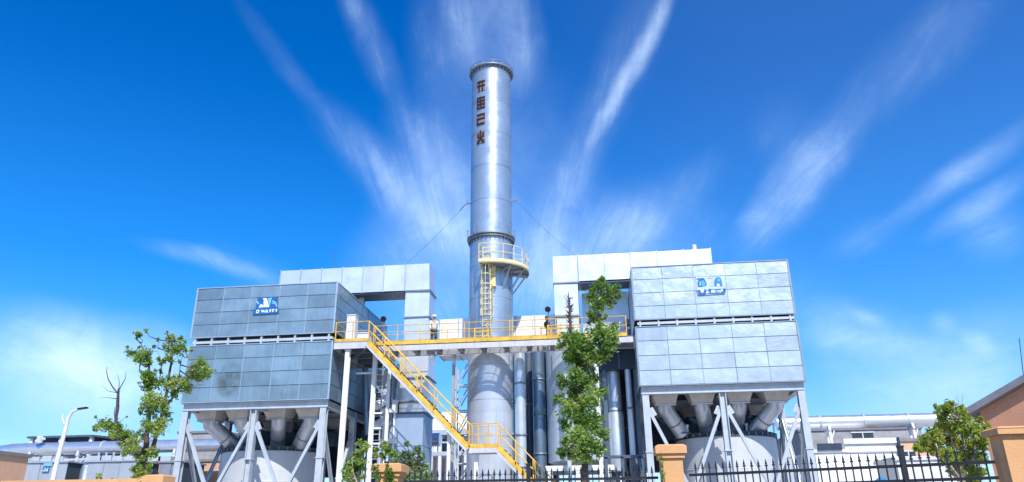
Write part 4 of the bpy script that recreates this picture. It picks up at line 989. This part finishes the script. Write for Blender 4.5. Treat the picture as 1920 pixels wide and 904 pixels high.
bw = building('storage_block', XX(330,845,57), XX(415,845,57), 57, 63, ZZ(360,832,57)+.8, M_CONC, 'grey storage block showing behind the leg of the dark dust collector')
b = MB()
for k in range(12):
    px = 70+22*k
    if 128 < px < 168: continue
    p = at(px, 857, 49.2); s_ = random.uniform(.25, .6); b.box(p.x-s_, 49.0, p.z-.3, p.x+s_, 49.5, p.z+.1*random.random())
for k in range(5): p = at(185+14*k, 856, 49.3); b.beam((p.x, 49.3, p.z-.5), (p.x, 49.3, 6.7), .1)
b.beam((XX(60,860,49.2), 49.2, 6.25), (XX(250,860,49.2), 49.2, 6.25), .14)
b.beam((XX(60,860,49.2), 49.2, .1), (XX(60,860,49.2), 49.2, 6.25), .14); b.beam((XX(250,860,49.2), 49.2, .1), (XX(250,860,49.2), 49.2, 6.25), .14)
tag(b.build('pipe_rack', M_STEEL), 'grey steel rack with small fittings under the left pipeline', 'pipe rack')
b = MB(); p = at(72, 838, 49.4); b.tube([(p.x, 49.4, 7.5), (p.x+.05, 49.3, 7.9)], .2, 10); b.tube([(p.x-.3, 49.4, 7.6), (p.x+.35, 49.4, 7.75)], .1, 8)
tag(b.build('pipe_valve', M_WHITE), 'small white valve on top of the left pipeline near its left end', 'valve')

# right background
hb = building('grey_hall', XX(1500,820,58), XX(1730,820,58), 58, 70, ZZ(1640,806,58), M_CONC, 'long grey hall with dark openings directly under the right pipeline',
   [(XX(1600,830,58), XX(1640,830,58), ZZ(1600,825,58), ZZ(1600,812,58))])
wb = building('white_workshop', XX(1528,850,46), XX(1684,850,46), 46, 52, ZZ(1600,836,46)-.35, mat('white_wall_paint', (.78,.79,.80), .7, 0, .04, 1, streak=.08), 'low white-walled workshop with a white roof parapet behind the black fence', roofm=M_WHITE)
b = MB(); zp = ZZ(1640,822,46); b.box(XX(1581,830,45.9), 45.80, zp-.30, XX(1684,830,45.9), 45.98, zp); b.box(XX(1583,830,45.9), 45.92, zp-.78, XX(1684,830,45.9), 45.99, zp-.302); b.build('parapet', M_WHITE, wb)
b = MB(); b.box(XX(1532,838,45.9), 45.8, ZZ(1540,844,45.9), XX(1578,838,45.9), 45.9, ZZ(1540,832,45.9)); b.box(XX(1683,838,45.9), 45.7, 0, XX(1687,838,45.9), 45.95, ZZ(1685,820,45.9)); b.build('opening', M_DARK, wb)
building('peach_house', XX(1686,850,48), XX(1760,850,48), 48, 54, ZZ(1700,828,48), M_PEACH, 'small peach-walled house between the white workshop and the round bush',
   [(XX(1690,850,48), XX(1716,850,48), ZZ(1700,858,48), ZZ(1700,847,48))])
building('white_shed', XX(1684,880,40), XX(1830,880,40), 40, 43, ZZ(1750,862,40), M_WHITE, 'low white shed seen through the fence behind the round bush', roofm=M_WHITE)
ct = thing('canopy_tent', (XX(1670,900,24), 24.5, 0), 'blue market canopy barely showing through the black fence', 'canopy')
xa, xb = XX(1646,898,24), XX(1700,898,24); zt_ = ZZ(1668,893,24)
b = MB(); b.add([(xa,24,zt_-.35),(xb,24,zt_-.35),(xb,26,zt_-.35),(xa,26,zt_-.35),((xa+xb)/2,25,zt_+.05)], [(0,1,4),(1,2,4),(2,3,4),(3,0,4)]); b.box(xa, 24, zt_-.5, xb, 24.02, zt_-.351); b.build('roof_cloth', M_TARP, ct)
b = MB()
for xx in (xa+.03, xb-.03):
    for yy in (24.05, 25.95): b.beam((xx, yy, 0), (xx, yy, zt_-.36), .04)
b.build('post', M_STEEL, ct)

# gabled building right
Yg = 24.0; pe = at(1806, 770, Yg); ga = rad(40); gd = Vector((sin(ga), cos(ga), 0)); gg = Vector((cos(ga), -sin(ga), 0))
gb = thing('gabled_house', (pe.x+4, pe.y+2, 0), 'terracotta gabled house with a grey verge at the right edge', 'house')
kx = 0.5313; tt = (kx*pe.y-pe.x)/(gg.x-kx*gg.y); pr = at(1920, 703, pe.y+gg.y*tt); sl = (pr.z-pe.z)/tt
def GP(u, v, z): return Vector((pe.x, pe.y, 0))+gg*u+gd*v+Vector((0, 0, z))
HW = 5.0; apz = pe.z+sl*HW
b = MB(); b.prism([GP(.35,.3,0), GP(2*HW-.35,.3,0), GP(2*HW-.35,.3,pe.z-.02), GP(HW,.3,apz-.2), GP(.35,.3,pe.z-.02)], gd*9); b.build('wall', M_TERRA, gb, fix=True)
b = MB(); b.prism([GP(0,0,pe.z-.17), GP(HW,0,apz-.17), GP(HW,0,apz+.03), GP(0,0,pe.z+.03)], gd*9.6); b.prism([GP(HW+.002,0,apz-.17), GP(2*HW,0,pe.z-.17), GP(2*HW,0,pe.z+.03), GP(HW+.002,0,apz+.03)], gd*9.6); b.build('roof', M_ROOF, gb, fix=True)
b = MB(); p = at(1916, 703, pr.y+.3); q = at(1911, 634, pr.y+.3); b.tube([(p.x, p.y, p.z-.3), (q.x, q.y, q.z)], .014, 6); b.build('lightning_rod', M_CABLE, gb)

# ------------------------------------------------------------------ perimeter: pillars, wall, fences
def pillar(x0, x1, Y, zt, label, capo=.07, d=None, neck=True):
    d = d or (x1-x0); root = thing('gate_pillar', ((x0+x1)/2, Y+d/2, 0), label, 'pillar', 'orange rendered pillars of the perimeter fence')
    b = MB(); b.box(x0+capo, Y+capo, 0, x1-capo, Y+d-capo, zt-(.30 if neck else .14))
    b.build('shaft', M_ORANGE, root)
    b = MB(); i = capo
    if neck: b.box(x0+.02, Y+.02, zt-.296, x1-.02, Y+d-.02, zt-.20); b.box(x0-.03, Y-.03, zt-.198, x1+.03, Y+d+.03, zt-.04)
    else: b.box(x0-.02, Y-.02, zt-.138, x1+.02, Y+d+.02, zt-.04)
    b.hexa([(x0-.03,Y-.03,zt-.038),(x1+.03,Y-.03,zt-.038),(x1+.03,Y+d+.03,zt-.038),(x0-.03,Y+d+.03,zt-.038),(x0+.05,Y+.05,zt),(x1-.05,Y+.05,zt),(x1-.05,Y+d-.05,zt),(x0+.05,Y+d-.05,zt)])
    b.build('cap', M_ORANGE, root); return root
pillar(1.13, 1.75, 17.1, 3.27, 'orange rendered pillar in front of the left legs of the pale dust collector')
pillar(6.97, 8.1, 14.4, 3.19, 'wide orange pillar at the right end of the black fence', d=.6, neck=False)
pillar(-5.45, -4.78, 17.5, 3.02, 'orange pillar overgrown with vines below the yellow stairs platform')
pillar(-11.48, -10.98, 18.0, 2.9, 'orange pillar with a low cap at the foot of the left tree')
b = MB(); b.box(-60, 18.1, 0, -11.5, 18.4, 2.72); b.box(-60, 18.03, 2.722, -11.5, 18.47, 2.815); tag(b.build('perimeter_wall', M_ORANGE), 'long orange wall top running along the bottom left below the street lamp', 'wall')

def fence(a, c, z_top, label, n, posts=(), rail2=.27, spike=.26):
    a, c = Vector(a), Vector(c); d = (c-a).normalized(); root = thing('iron_fence', ((a.x+c.x)/2, (a.y+c.y)/2, 0), label, 'fence', 'black iron fence sections')
    b = MB()
    for z in (z_top, z_top-rail2, .45): b.beam(a+Vector((0,0,z)), c+Vector((0,0,z)), .05, .055)
    b.build('rail', M_BLACK, root)
    b = MB(); L = (c-a).length; off = Vector((-d.y, d.x, 0))*-.0
    for k in range(1, n):
        p = a.lerp(c, k/n) + Vector((random.uniform(-.004,.004),0,0)); t = z_top+spike*random.uniform(.96,1.03)
        b.beam((p.x, p.y, .32), (p.x, p.y, t-.1), .024)
        b.add([(p.x-.024,p.y,t-.1),(p.x,p.y-.024,t-.1),(p.x+.024,p.y,t-.1),(p.x,p.y+.024,t-.1),(p.x,p.y,t+.02)], [(0,1,4),(1,2,4),(2,3,4),(3,0,4)])
        b.beam((p.x-.03, p.y, t-.13), (p.x+.03, p.y, t-.13), .03)
    b.build('pickets', M_BLACK, root)
    for t in posts:
        p = a.lerp(c, t); q = MB(); q.box(p.x-.045, p.y-.045, 0, p.x+.045, p.y+.045, z_top+.34); q.box(p.x-.056, p.y-.056, z_top+.341, p.x+.056, p.y+.056, z_top+.37); q.build('post', M_BLACK, root)
    q = MB(); q.beam(a+Vector((0,0,.15)), c+Vector((0,0,.15)), .25, .3); q.build('kerb', M_CONC, root)
FA, FB = Vector((1.78, 17.0, 0)), Vector((6.95, 14.72, 0))
tpost = (XX(1683, 870, 15.6)-FA.x)/(FB.x-FA.x)
fence(FA, FB, 2.60, 'black iron spear fence between the two orange pillars on the right', 38, (tpost,))
fence((-4.75, 17.75, 0), (1.16, 17.75, 0), 2.60, 'black iron spear fence left of the tall orange pillar', 44, (.5,))

# ------------------------------------------------------------------ street lamp
Yl = 28.0; root = thing('street_lamp', (XX(97,904,Yl), Yl, 0), 'white street lamp with a curved arm above the orange wall', 'street lamp')
p0, p1, p2 = at(98, 904, Yl), at(124, 800, Yl), at(163, 765, Yl)
basex = p0.x-.15; b = MB()
b.tube([(p0.x-.35+.35*0, Yl, 0), (p0.x, Yl, p0.z), (at(112,845,Yl).x, Yl, at(112,845,Yl).z), p1, at(128,783,Yl), at(137,771,Yl), at(148,767,Yl)], [.12,.10,.09,.075,.065,.055,.045], 14); b.build('pole', M_WHITE, root)
b = MB(); a = at(147,767,Yl); c = at(163.5,764.5,Yl); b.beam(a+Vector((0,0,.0)), c, .16, .06); b.build('lamp_head', M_BLACK, root)
b = MB(); b.tube([at(120,795,Yl), at(117,783,Yl), at(119,776,Yl)], .035, 8); b.build('antenna', M_WHITE, root)

# ------------------------------------------------------------------ vegetation
def leaves(mb, c, r, n, size, rnd, squash=(1,1,1)):
    # a few sub-clumps per blob, each carrying leaves around it
    ncl = max(3, int(n/16)); cl = []
    for _ in range(ncl):
        d = Vector((rnd.gauss(0,1), rnd.gauss(0,1), rnd.gauss(0,1))).normalized()*(rnd.random()**.5)*r*.95
        cl.append(c+Vector((d.x*squash[0], d.y*squash[1], d.z*squash[2])))
    for k in range(n):
        q = cl[rnd.randrange(ncl)]; d = Vector((rnd.gauss(0,1), rnd.gauss(0,1), rnd.gauss(0,1)))*r*.24
        p = q+d; s = size*rnd.choice((.45,.7,.9,1.0,1.15,1.35))*rnd.uniform(.85, 1.15)
        u = Vector((rnd.gauss(0,1), rnd.gauss(0,1), rnd.gauss(0,.7))).normalized(); nrm = Vector((rnd.gauss(0,.8), rnd.gauss(0,.8)-.3, rnd.gauss(0,.5)+.9))
        v = nrm.cross(u)
        if v.length < 1e-3: continue
        v.normalize(); w_ = u.cross(v)*.12*s
        mb.add([p-u*s*.6, p+v*s*.3+w_, p+u*s*.7, p-v*s*.3+w_], [(0,1,2),(0,2,3)], False)
def tree(name, label, Y, conv, blobs, trunks, size, dens, lm, bm_, seed, base, group=None, zmesh='crown', depthj=1.0, twigs=True, tname='trunk', cat='tree', tk=.72, bs=1.0):
    """blobs: (x,y,r) in a zoom frame; conv turns them into photo pixels and a scale"""
    rnd = random.Random(seed); (ox, oy, sc) = conv
    root = thing(name, (base.x, base.y, 0), label, cat, group)
    mpx = lambda px, py: (at(px+10, py, Y)-at(px, py, Y)).length/10
    mb = MB(); cents = []
    for bl in blobs:
        x, y, r = bl[:3]; den = bl[3] if len(bl) > 3 else 1.0
        px, py = ox+x/sc, oy+y/sc; k = mpx(px, py); rr = r/sc*k*bs; yy = Y+rnd.uniform(-depthj, depthj)
        c = at(px, py, yy); cents.append((c, rr))
        leaves(mb, c, rr, max(12, int(den*dens*4.6*(rr/size)**2)), size*1.38, rnd)
    mb.build(zmesh, lm, root)
    tb = MB(); joints = []
    for t in trunks:
        pts = [at(ox+x/sc, oy+y/sc, Y+dy) for (x, y, dy, r) in t]; rs = [r*tk for *_, r in t]
        P_ = [pts[0]]; R_ = [rs[0]]
        for i in range(1, len(pts)):
            for j in (1, 2, 3):
                q = pts[i-1].lerp(pts[i], j/3); 
                if j < 3: q += Vector((rnd.uniform(-1,1), rnd.uniform(-1,1), 0))*rs[i]*.5
                P_.append(q); R_.append(rs[i-1]+(rs[i]-rs[i-1])*j/3)
        tb.tube(P_, R_, 9); joints += P_[2:]
    tb.build(tname, bm_, root)
    if twigs and joints:
        tw = MB()
        for c, rr in cents:
            j = min(joints, key=lambda q: (q-c).length + max(0, q.z-c.z)*.6)
            mid = j.lerp(c, .55)+Vector((rnd.uniform(-.1,.1), rnd.uniform(-.1,.1), -.12*(c-j).length))
            tw.tube([j, mid, c], [.035*size/.12+.01, .025*size/.12, .008], 5)
            for _ in range(3):
                e = c+Vector((rnd.gauss(0,1), rnd.gauss(0,1), rnd.gauss(0,1)+.4)).normalized()*rr*.85; tw.tube([c, e], [.012*size/.12, .004], 4)
        tw.build('branches', bm_, root)
    return root
cv = (170, 600, 2.974); Yt = 30.5
blL = [(270,90,24,.7),(310,60,14,.8),(250,75,14,.8),(225,190,28),(212,150,12,.7),(260,200,30),(300,200,42),(325,250,22),(282,150,14,.6),(375,110,11,.8),(358,150,11,.8),(375,210,14),(398,240,18),(392,290,14),
 (450,110,28,.9),(505,110,22,.9),(425,75,12,.6),(520,130,14,.7),(455,165,36),(440,220,26),(490,170,34),(412,150,16),(560,170,14),(540,205,9,.6),(500,230,12,.8),(495,310,15),(488,340,12),
 (300,310,32),(335,340,44),(275,285,12,.7),(320,370,28),(415,355,38),(450,355,36),(515,350,34),(560,300,38),(615,260,42),(645,295,34),(625,235,20),(600,315,34),(540,385,32),(470,400,30),(450,330,20),
 (340,440,42),(385,450,42),(290,495,20),(275,520,12,.7),(345,515,36),(415,500,28),(430,530,26),(445,555,12,.7),(325,590,36),(390,580,40),(370,625,34),(275,630,20),(300,655,24),
 (30,600,20),(60,590,28),(95,585,34),(130,595,36),(165,625,38),(120,640,26),(205,650,36),(180,680,30),(235,690,38),(220,725,30),(262,735,32),(345,735,30),(365,750,18),(290,770,20),(190,740,18),
 (255,830,28),(290,840,28),(330,825,24),(30,540,8,.5),(200,540,8,.4),(265,350,8,.5),(360,275,8,.5)]
trL = [[(278,1100,0,.26),(280,880,0,.22),(290,780,0,.19),(312,690,0,.16),(322,560,.1,.14),(328,440,.1,.12),(322,330,.1,.09),(325,250,.1,.06),(300,200,0,.04),(280,130,0,.02)],
       [(292,790,0,.15),(340,720,0,.13),(375,620,.2,.12),(400,520,.2,.11),(425,400,.2,.09),(440,290,.1,.075),(455,180,.1,.05),(470,120,.1,.02)],
       [(410,500,.2,.08),(470,410,0,.07),(530,340,-.2,.055),(580,290,-.4,.035),(620,260,-.4,.015)],
       [(285,780,0,.10),(240,730,-.1,.07),(180,660,-.1,.05),(100,600,-.1,.03),(40,598,0,.01)],
       [(540,390,-.1,.02),(590,370,-.2,.018),(606,335,-.2,.01)], [(385,330,.1,.03),(398,250,.1,.02),(375,180,.1,.01),(380,110,.1,.008)], [(490,350,0,.03),(500,250,0,.02),(520,170,0,.01)], [(300,260,.1,.02),(265,235,0,.015),(225,180,0,.01)]]
tl = tree('broadleaf_tree', 'leafy forked tree with a long low left limb, in front of the dark dust collector', Yt, cv, blL, trL, .080, 5.0, M_LEAF1, M_BARK, 5, at(265, 904, Yt), group='trees around the plant')
b = MB()
def zp(x, y, dy=0): return at(170+x/2.974, 600+y/2.974, Yt+dy)
b.tube([zp(130,640), zp(140,590), zp(143,540), zp(150,490), zp(152,430), zp(156,385)], [.07,.07,.06,.075,.06,.045], 8)
b.tube([zp(150,410), zp(120,370), zp(98,330), zp(88,290), zp(92,258)], [.03,.026,.022,.016,.006], 6)
b.tube([zp(155,395), zp(175,360), zp(192,330), zp(198,285)], [.03,.022,.016,.006], 6)
b.tube([zp(156,390), zp(160,350), zp(150,300)], [.02,.014,.005], 5); b.tube([zp(150,440), zp(110,435), zp(50,430)], [.02,.013,.005], 5)
b.tube([zp(140,405), zp(95,395), zp(62,365)], [.014,.01,.004], 5); b.tube([zp(136,560), zp(132,520), zp(135,485)], [.03,.02,.01], 5)
for k in range(14):
    y0 = random.uniform(385, 480); b.tube([zp(153, y0), zp(153+random.uniform(-14,18), y0-random.uniform(-2,18), random.uniform(-.15,.15))], [.014,.004], 4)
b.build('dead_limb', M_BARKD, tl)
# yellow-green shrub and seedling at the wall
tree('low_shrub', 'bright yellow-green shrub on the orange wall under the left tree', ZM, cv, [(255,875,36),(290,890,30),(230,890,24),(270,915,40)], [[(265,1500,0,.03),(262,960,0,.02),(260,890,0,.01)]], .075, 3.6, M_LEAF3, M_BARK, 9, at(258, 904, ZM), cat='shrub', zmesh='foliage', tname='stem', depthj=.15, twigs=False, group='shrubs along the perimeter')
tree('low_shrub', 'tiny seedling poking above the orange wall right of the street lamp', ZM, cv, [(45,865,16),(35,880,12),(55,882,12),(112,898,10)], [[(45,1500,0,.02),(45,900,0,.012),(46,865,0,.006)]], .06, 2.8, M_LEAF1, M_BARK, 10, at(185, 904, ZM), cat='shrub', zmesh='foliage', tname='stem', depthj=.08, twigs=False, group='shrubs along the perimeter')

cv = (1000, 440, 1.95); Yt = 33.0
blC = [(250,168,18),(238,195,28),(268,195,20),(295,208,28),(310,235,14),(215,222,24),(200,245,12,.8),(235,262,34),(282,248,22),(262,230,24),(228,305,24),(205,290,16),(262,300,14,.7),(245,325,18),(205,320,12,.7),
 (115,385,26),(95,405,16,.8),(145,380,30),(175,370,24),(180,405,48),(235,360,38),(280,360,34),(300,385,22),(272,410,38),(295,340,16,.8),(150,440,42),(212,440,42),(245,450,28),(270,440,18,.8),(190,475,34),(130,450,24),
 (150,515,40),(185,540,50),(110,540,28),(95,520,16,.7),(220,520,26,.7),(95,598,22),(80,612,10,.7),(150,595,46),(208,600,46),(242,575,24),(258,570,10,.7),(130,645,38),(180,675,50),(222,690,42),(110,690,28),(250,725,28),(268,745,14,.7),
 (160,745,46),(210,765,48),(115,760,24),(108,795,24),(92,795,10,.7),(175,800,38),(238,785,30),(265,780,12,.7),(140,800,26),(200,820,22)]
trC = [[(193,1100,0,.30),(192,904,0,.25),(190,830,0,.2),(180,740,0,.16),(178,640,0,.14),(172,560,0,.12),(185,480,0,.10),(215,420,0,.08),(238,340,0,.06),(240,260,0,.04),(248,180,0,.015)],
       [(180,560,.2,.09),(158,470,.2,.09),(138,400,.3,.08),(134,340,.3,.085),(133,280,.3,.075),(130,240,.3,.05),(128,210,.3,.02)],
       [(215,420,0,.05),(260,380,-.2,.03),(290,350,-.2,.015)], [(240,260,0,.03),(290,220,0,.012)]]
tree('broadleaf_tree', 'tall slender dense leafy tree right of the chimney, in front of the walkway', Yt, cv, blC, trC, .098, 5.2, M_LEAF2, M_BARK, 6, at(1100, 904, Yt), group='trees around the plant', depthj=.6, bs=.94)
# ragged dark dead leader beside it
b = MB()
def zc_(x, y, dy=.3): return at(1000+x/1.95, 440+y/1.95, Yt+dy)
rnd = random.Random(4)
for k in range(120):
    y0 = rnd.uniform(232, 365); p = zc_(133, y0); e = p+Vector((rnd.uniform(-.22,.22), rnd.uniform(-.2,.2), rnd.uniform(.0,.3))); b.tube([p, e], [.022,.006], 4)
b.tube([zc_(132,262), zc_(110,268)], [.02,.008], 5); b.tube([zc_(130,250), zc_(112,225), zc_(128,212)], [.015,.01,.005], 5)
o = tag(b.build('dead_twigs', M_BARKD, [x for x in COL.objects if x.name.startswith('broadleaf_tree')][-1]))

cv = (1680, 680, 4.0375); Yt = 20.5
blR = [(310,350,30),(300,370,20,.7),(370,335,34),(420,315,30),(400,360,34),(480,335,34),(515,365,28),(360,400,42),(330,430,26),(450,410,46),(540,420,38),(500,380,30),(610,440,40),(650,430,22),(700,480,30),(665,490,30),(340,470,50),(420,490,60),(520,500,60),(600,510,56),(650,560,48),
 (265,535,48),(320,560,58),(200,590,44),(225,560,30),(155,640,36),(180,650,34),(240,640,50),(400,590,70),(490,610,60),(590,620,60),(650,630,46),(310,660,56),(390,690,56),(470,720,60),(560,720,70),(640,720,50),(500,820,80,.7),(600,830,70,.8),(420,800,60,.4),(660,830,40,.7),(560,900,90,.7),(330,730,40,.4)]
trR = [[(505,1500,0,.09),(508,900,0,.075),(505,760,0,.06),(510,640,0,.05),(500,520,0,.04),(470,420,0,.02)], [(506,880,0,.06),(430,720,.2,.05),(425,600,.2,.035),(400,450,.2,.015)], [(508,860,0,.05),(590,700,-.1,.04),(620,560,0,.03),(650,470,0,.012)],
       [(500,900,0,.05),(360,720,-.2,.04),(300,620,0,.03),(230,590,0,.012)], [(505,420,0,.012),(500,330,0,.01),(503,225,0,.005)], [(470,400,0,.01),(475,290,0,.008),(440,255,0,.004)], [(475,290,0,.006),(455,210,0,.003)], [(500,300,0,.006),(510,240,0,.003)]]
tree('broadleaf_tree', 'round yellow-green bushy tree behind the fence by the wide right pillar', Yt, cv, blR, trR, .058, 8.5, M_LEAF3, M_PALEBARK, 7, at(1805, 904, Yt), group='trees around the plant', depthj=.6)

cv = (640, 740, 5.514)
tree('tall_shrub', 'green shrub left of the vine-covered orange pillar', 21.5, cv, [(190,510,34),(262,512,32),(232,560,44),(160,620,44),(110,660,44),(80,720,46),(60,790,50),(200,680,46),(215,760,44),(140,760,56),(60,860,52),(120,860,56),(220,850,40),(180,590,40)],
   [[(200,1500,0,.05),(205,880,0,.04),(215,700,0,.03),(235,560,0,.015)], [(195,1000,0,.04),(120,800,0,.03),(110,660,0,.012)]], .068, 7.0, M_LEAF1, M_PALEBARK, 12, at(676, 904, 21.5), cat='shrub', zmesh='foliage', tname='stem', depthj=.4, group='shrubs along the perimeter')
tree('tall_shrub', 'green shrub rising behind the vine-covered orange pillar, before the blue-grey casing', 22.0, cv, [(450,530,40),(470,590,44),(370,560,32),(345,610,28),(420,640,40),(530,610,44),(550,670,40)],
   [[(430,1500,0,.05),(440,880,0,.04),(450,700,0,.03),(460,560,0,.015)]], .068, 7.0, M_LEAF1, M_BARK, 13, at(720, 904, 22), cat='shrub', zmesh='foliage', tname='stem', depthj=.3, group='shrubs along the perimeter')
tree('tall_shrub', 'grey-green feathery shrub in front of the blue-grey base casing', 21.0, cv, [(690,492,20,.6),(655,510,14,.5),(700,520,14,.5),(800,560,40,.8),(770,600,40),(630,620,50),(700,660,60),(820,650,44),(650,720,62),(760,740,76),(850,740,50),(700,830,80),(810,830,76),(890,850,44),(630,840,50),(580,760,46),(560,690,44),(600,880,70),(870,800,56),(520,820,50),(900,880,60),(740,900,90)],
   [[(740,1500,0,.05),(745,900,0,.04),(740,720,0,.03),(700,600,0,.015),(680,500,0,.006)], [(745,900,0,.03),(800,720,0,.02),(800,570,0,.008)]], .062, 6.5, M_LEAF4, M_BARK, 14, at(778, 904, 21), cat='shrub', zmesh='foliage', tname='stem', depthj=.4, group='shrubs along the perimeter')
# climbing vines
def vine(px0, py0, px1, py1, Y, n, label, sd_, w_=10):
    rnd = random.Random(sd_); b = MB()
    root = thing('climbing_vine', (at(px0, py0, Y).x, Y, 0), label, 'vine', 'vines climbing on the orange pillars')
    for k in range(n):
        t = rnd.random(); px = px0+(px1-px0)*t+rnd.gauss(0, w_); py = py0+(py1-py0)*t+rnd.gauss(0, w_*.5)
        leaves(b, at(px, py, Y-rnd.uniform(.02,.12)), .05, 5, .06, rnd)
    b.build('foliage', M_LEAF2, root)
    c = MB(); P0, P1 = at(px0, py0, Y-.02), at(px1, py1, Y-.02); lo = P0 if P0.z < P1.z else P1; hi = P1 if lo is P0 else P0
    c.tube([(lo.x, Y-.03, 0), (lo.x, Y-.03, lo.z), ((lo.x+hi.x)/2+.03, Y-.03, (lo.z+hi.z)/2), (hi.x, Y-.03, hi.z)], [.02,.015,.012,.006], 5); c.build('stem', M_BARK, root)
vine(728, 875, 734, 905, 17.5, 60, 'vine covering the right half of the orange pillar below the platform', 21, 5)
vine(700, 872, 712, 900, 17.5, 22, 'vine on the left edge of the overgrown orange pillar', 22, 4)
vine(1239, 850, 1242, 900, 17.13, 14, 'thin vine up the left edge of the tall orange pillar', 23, 1.6)

scene.render.engine = 'CYCLES'
scene.cycles.max_bounces = 6
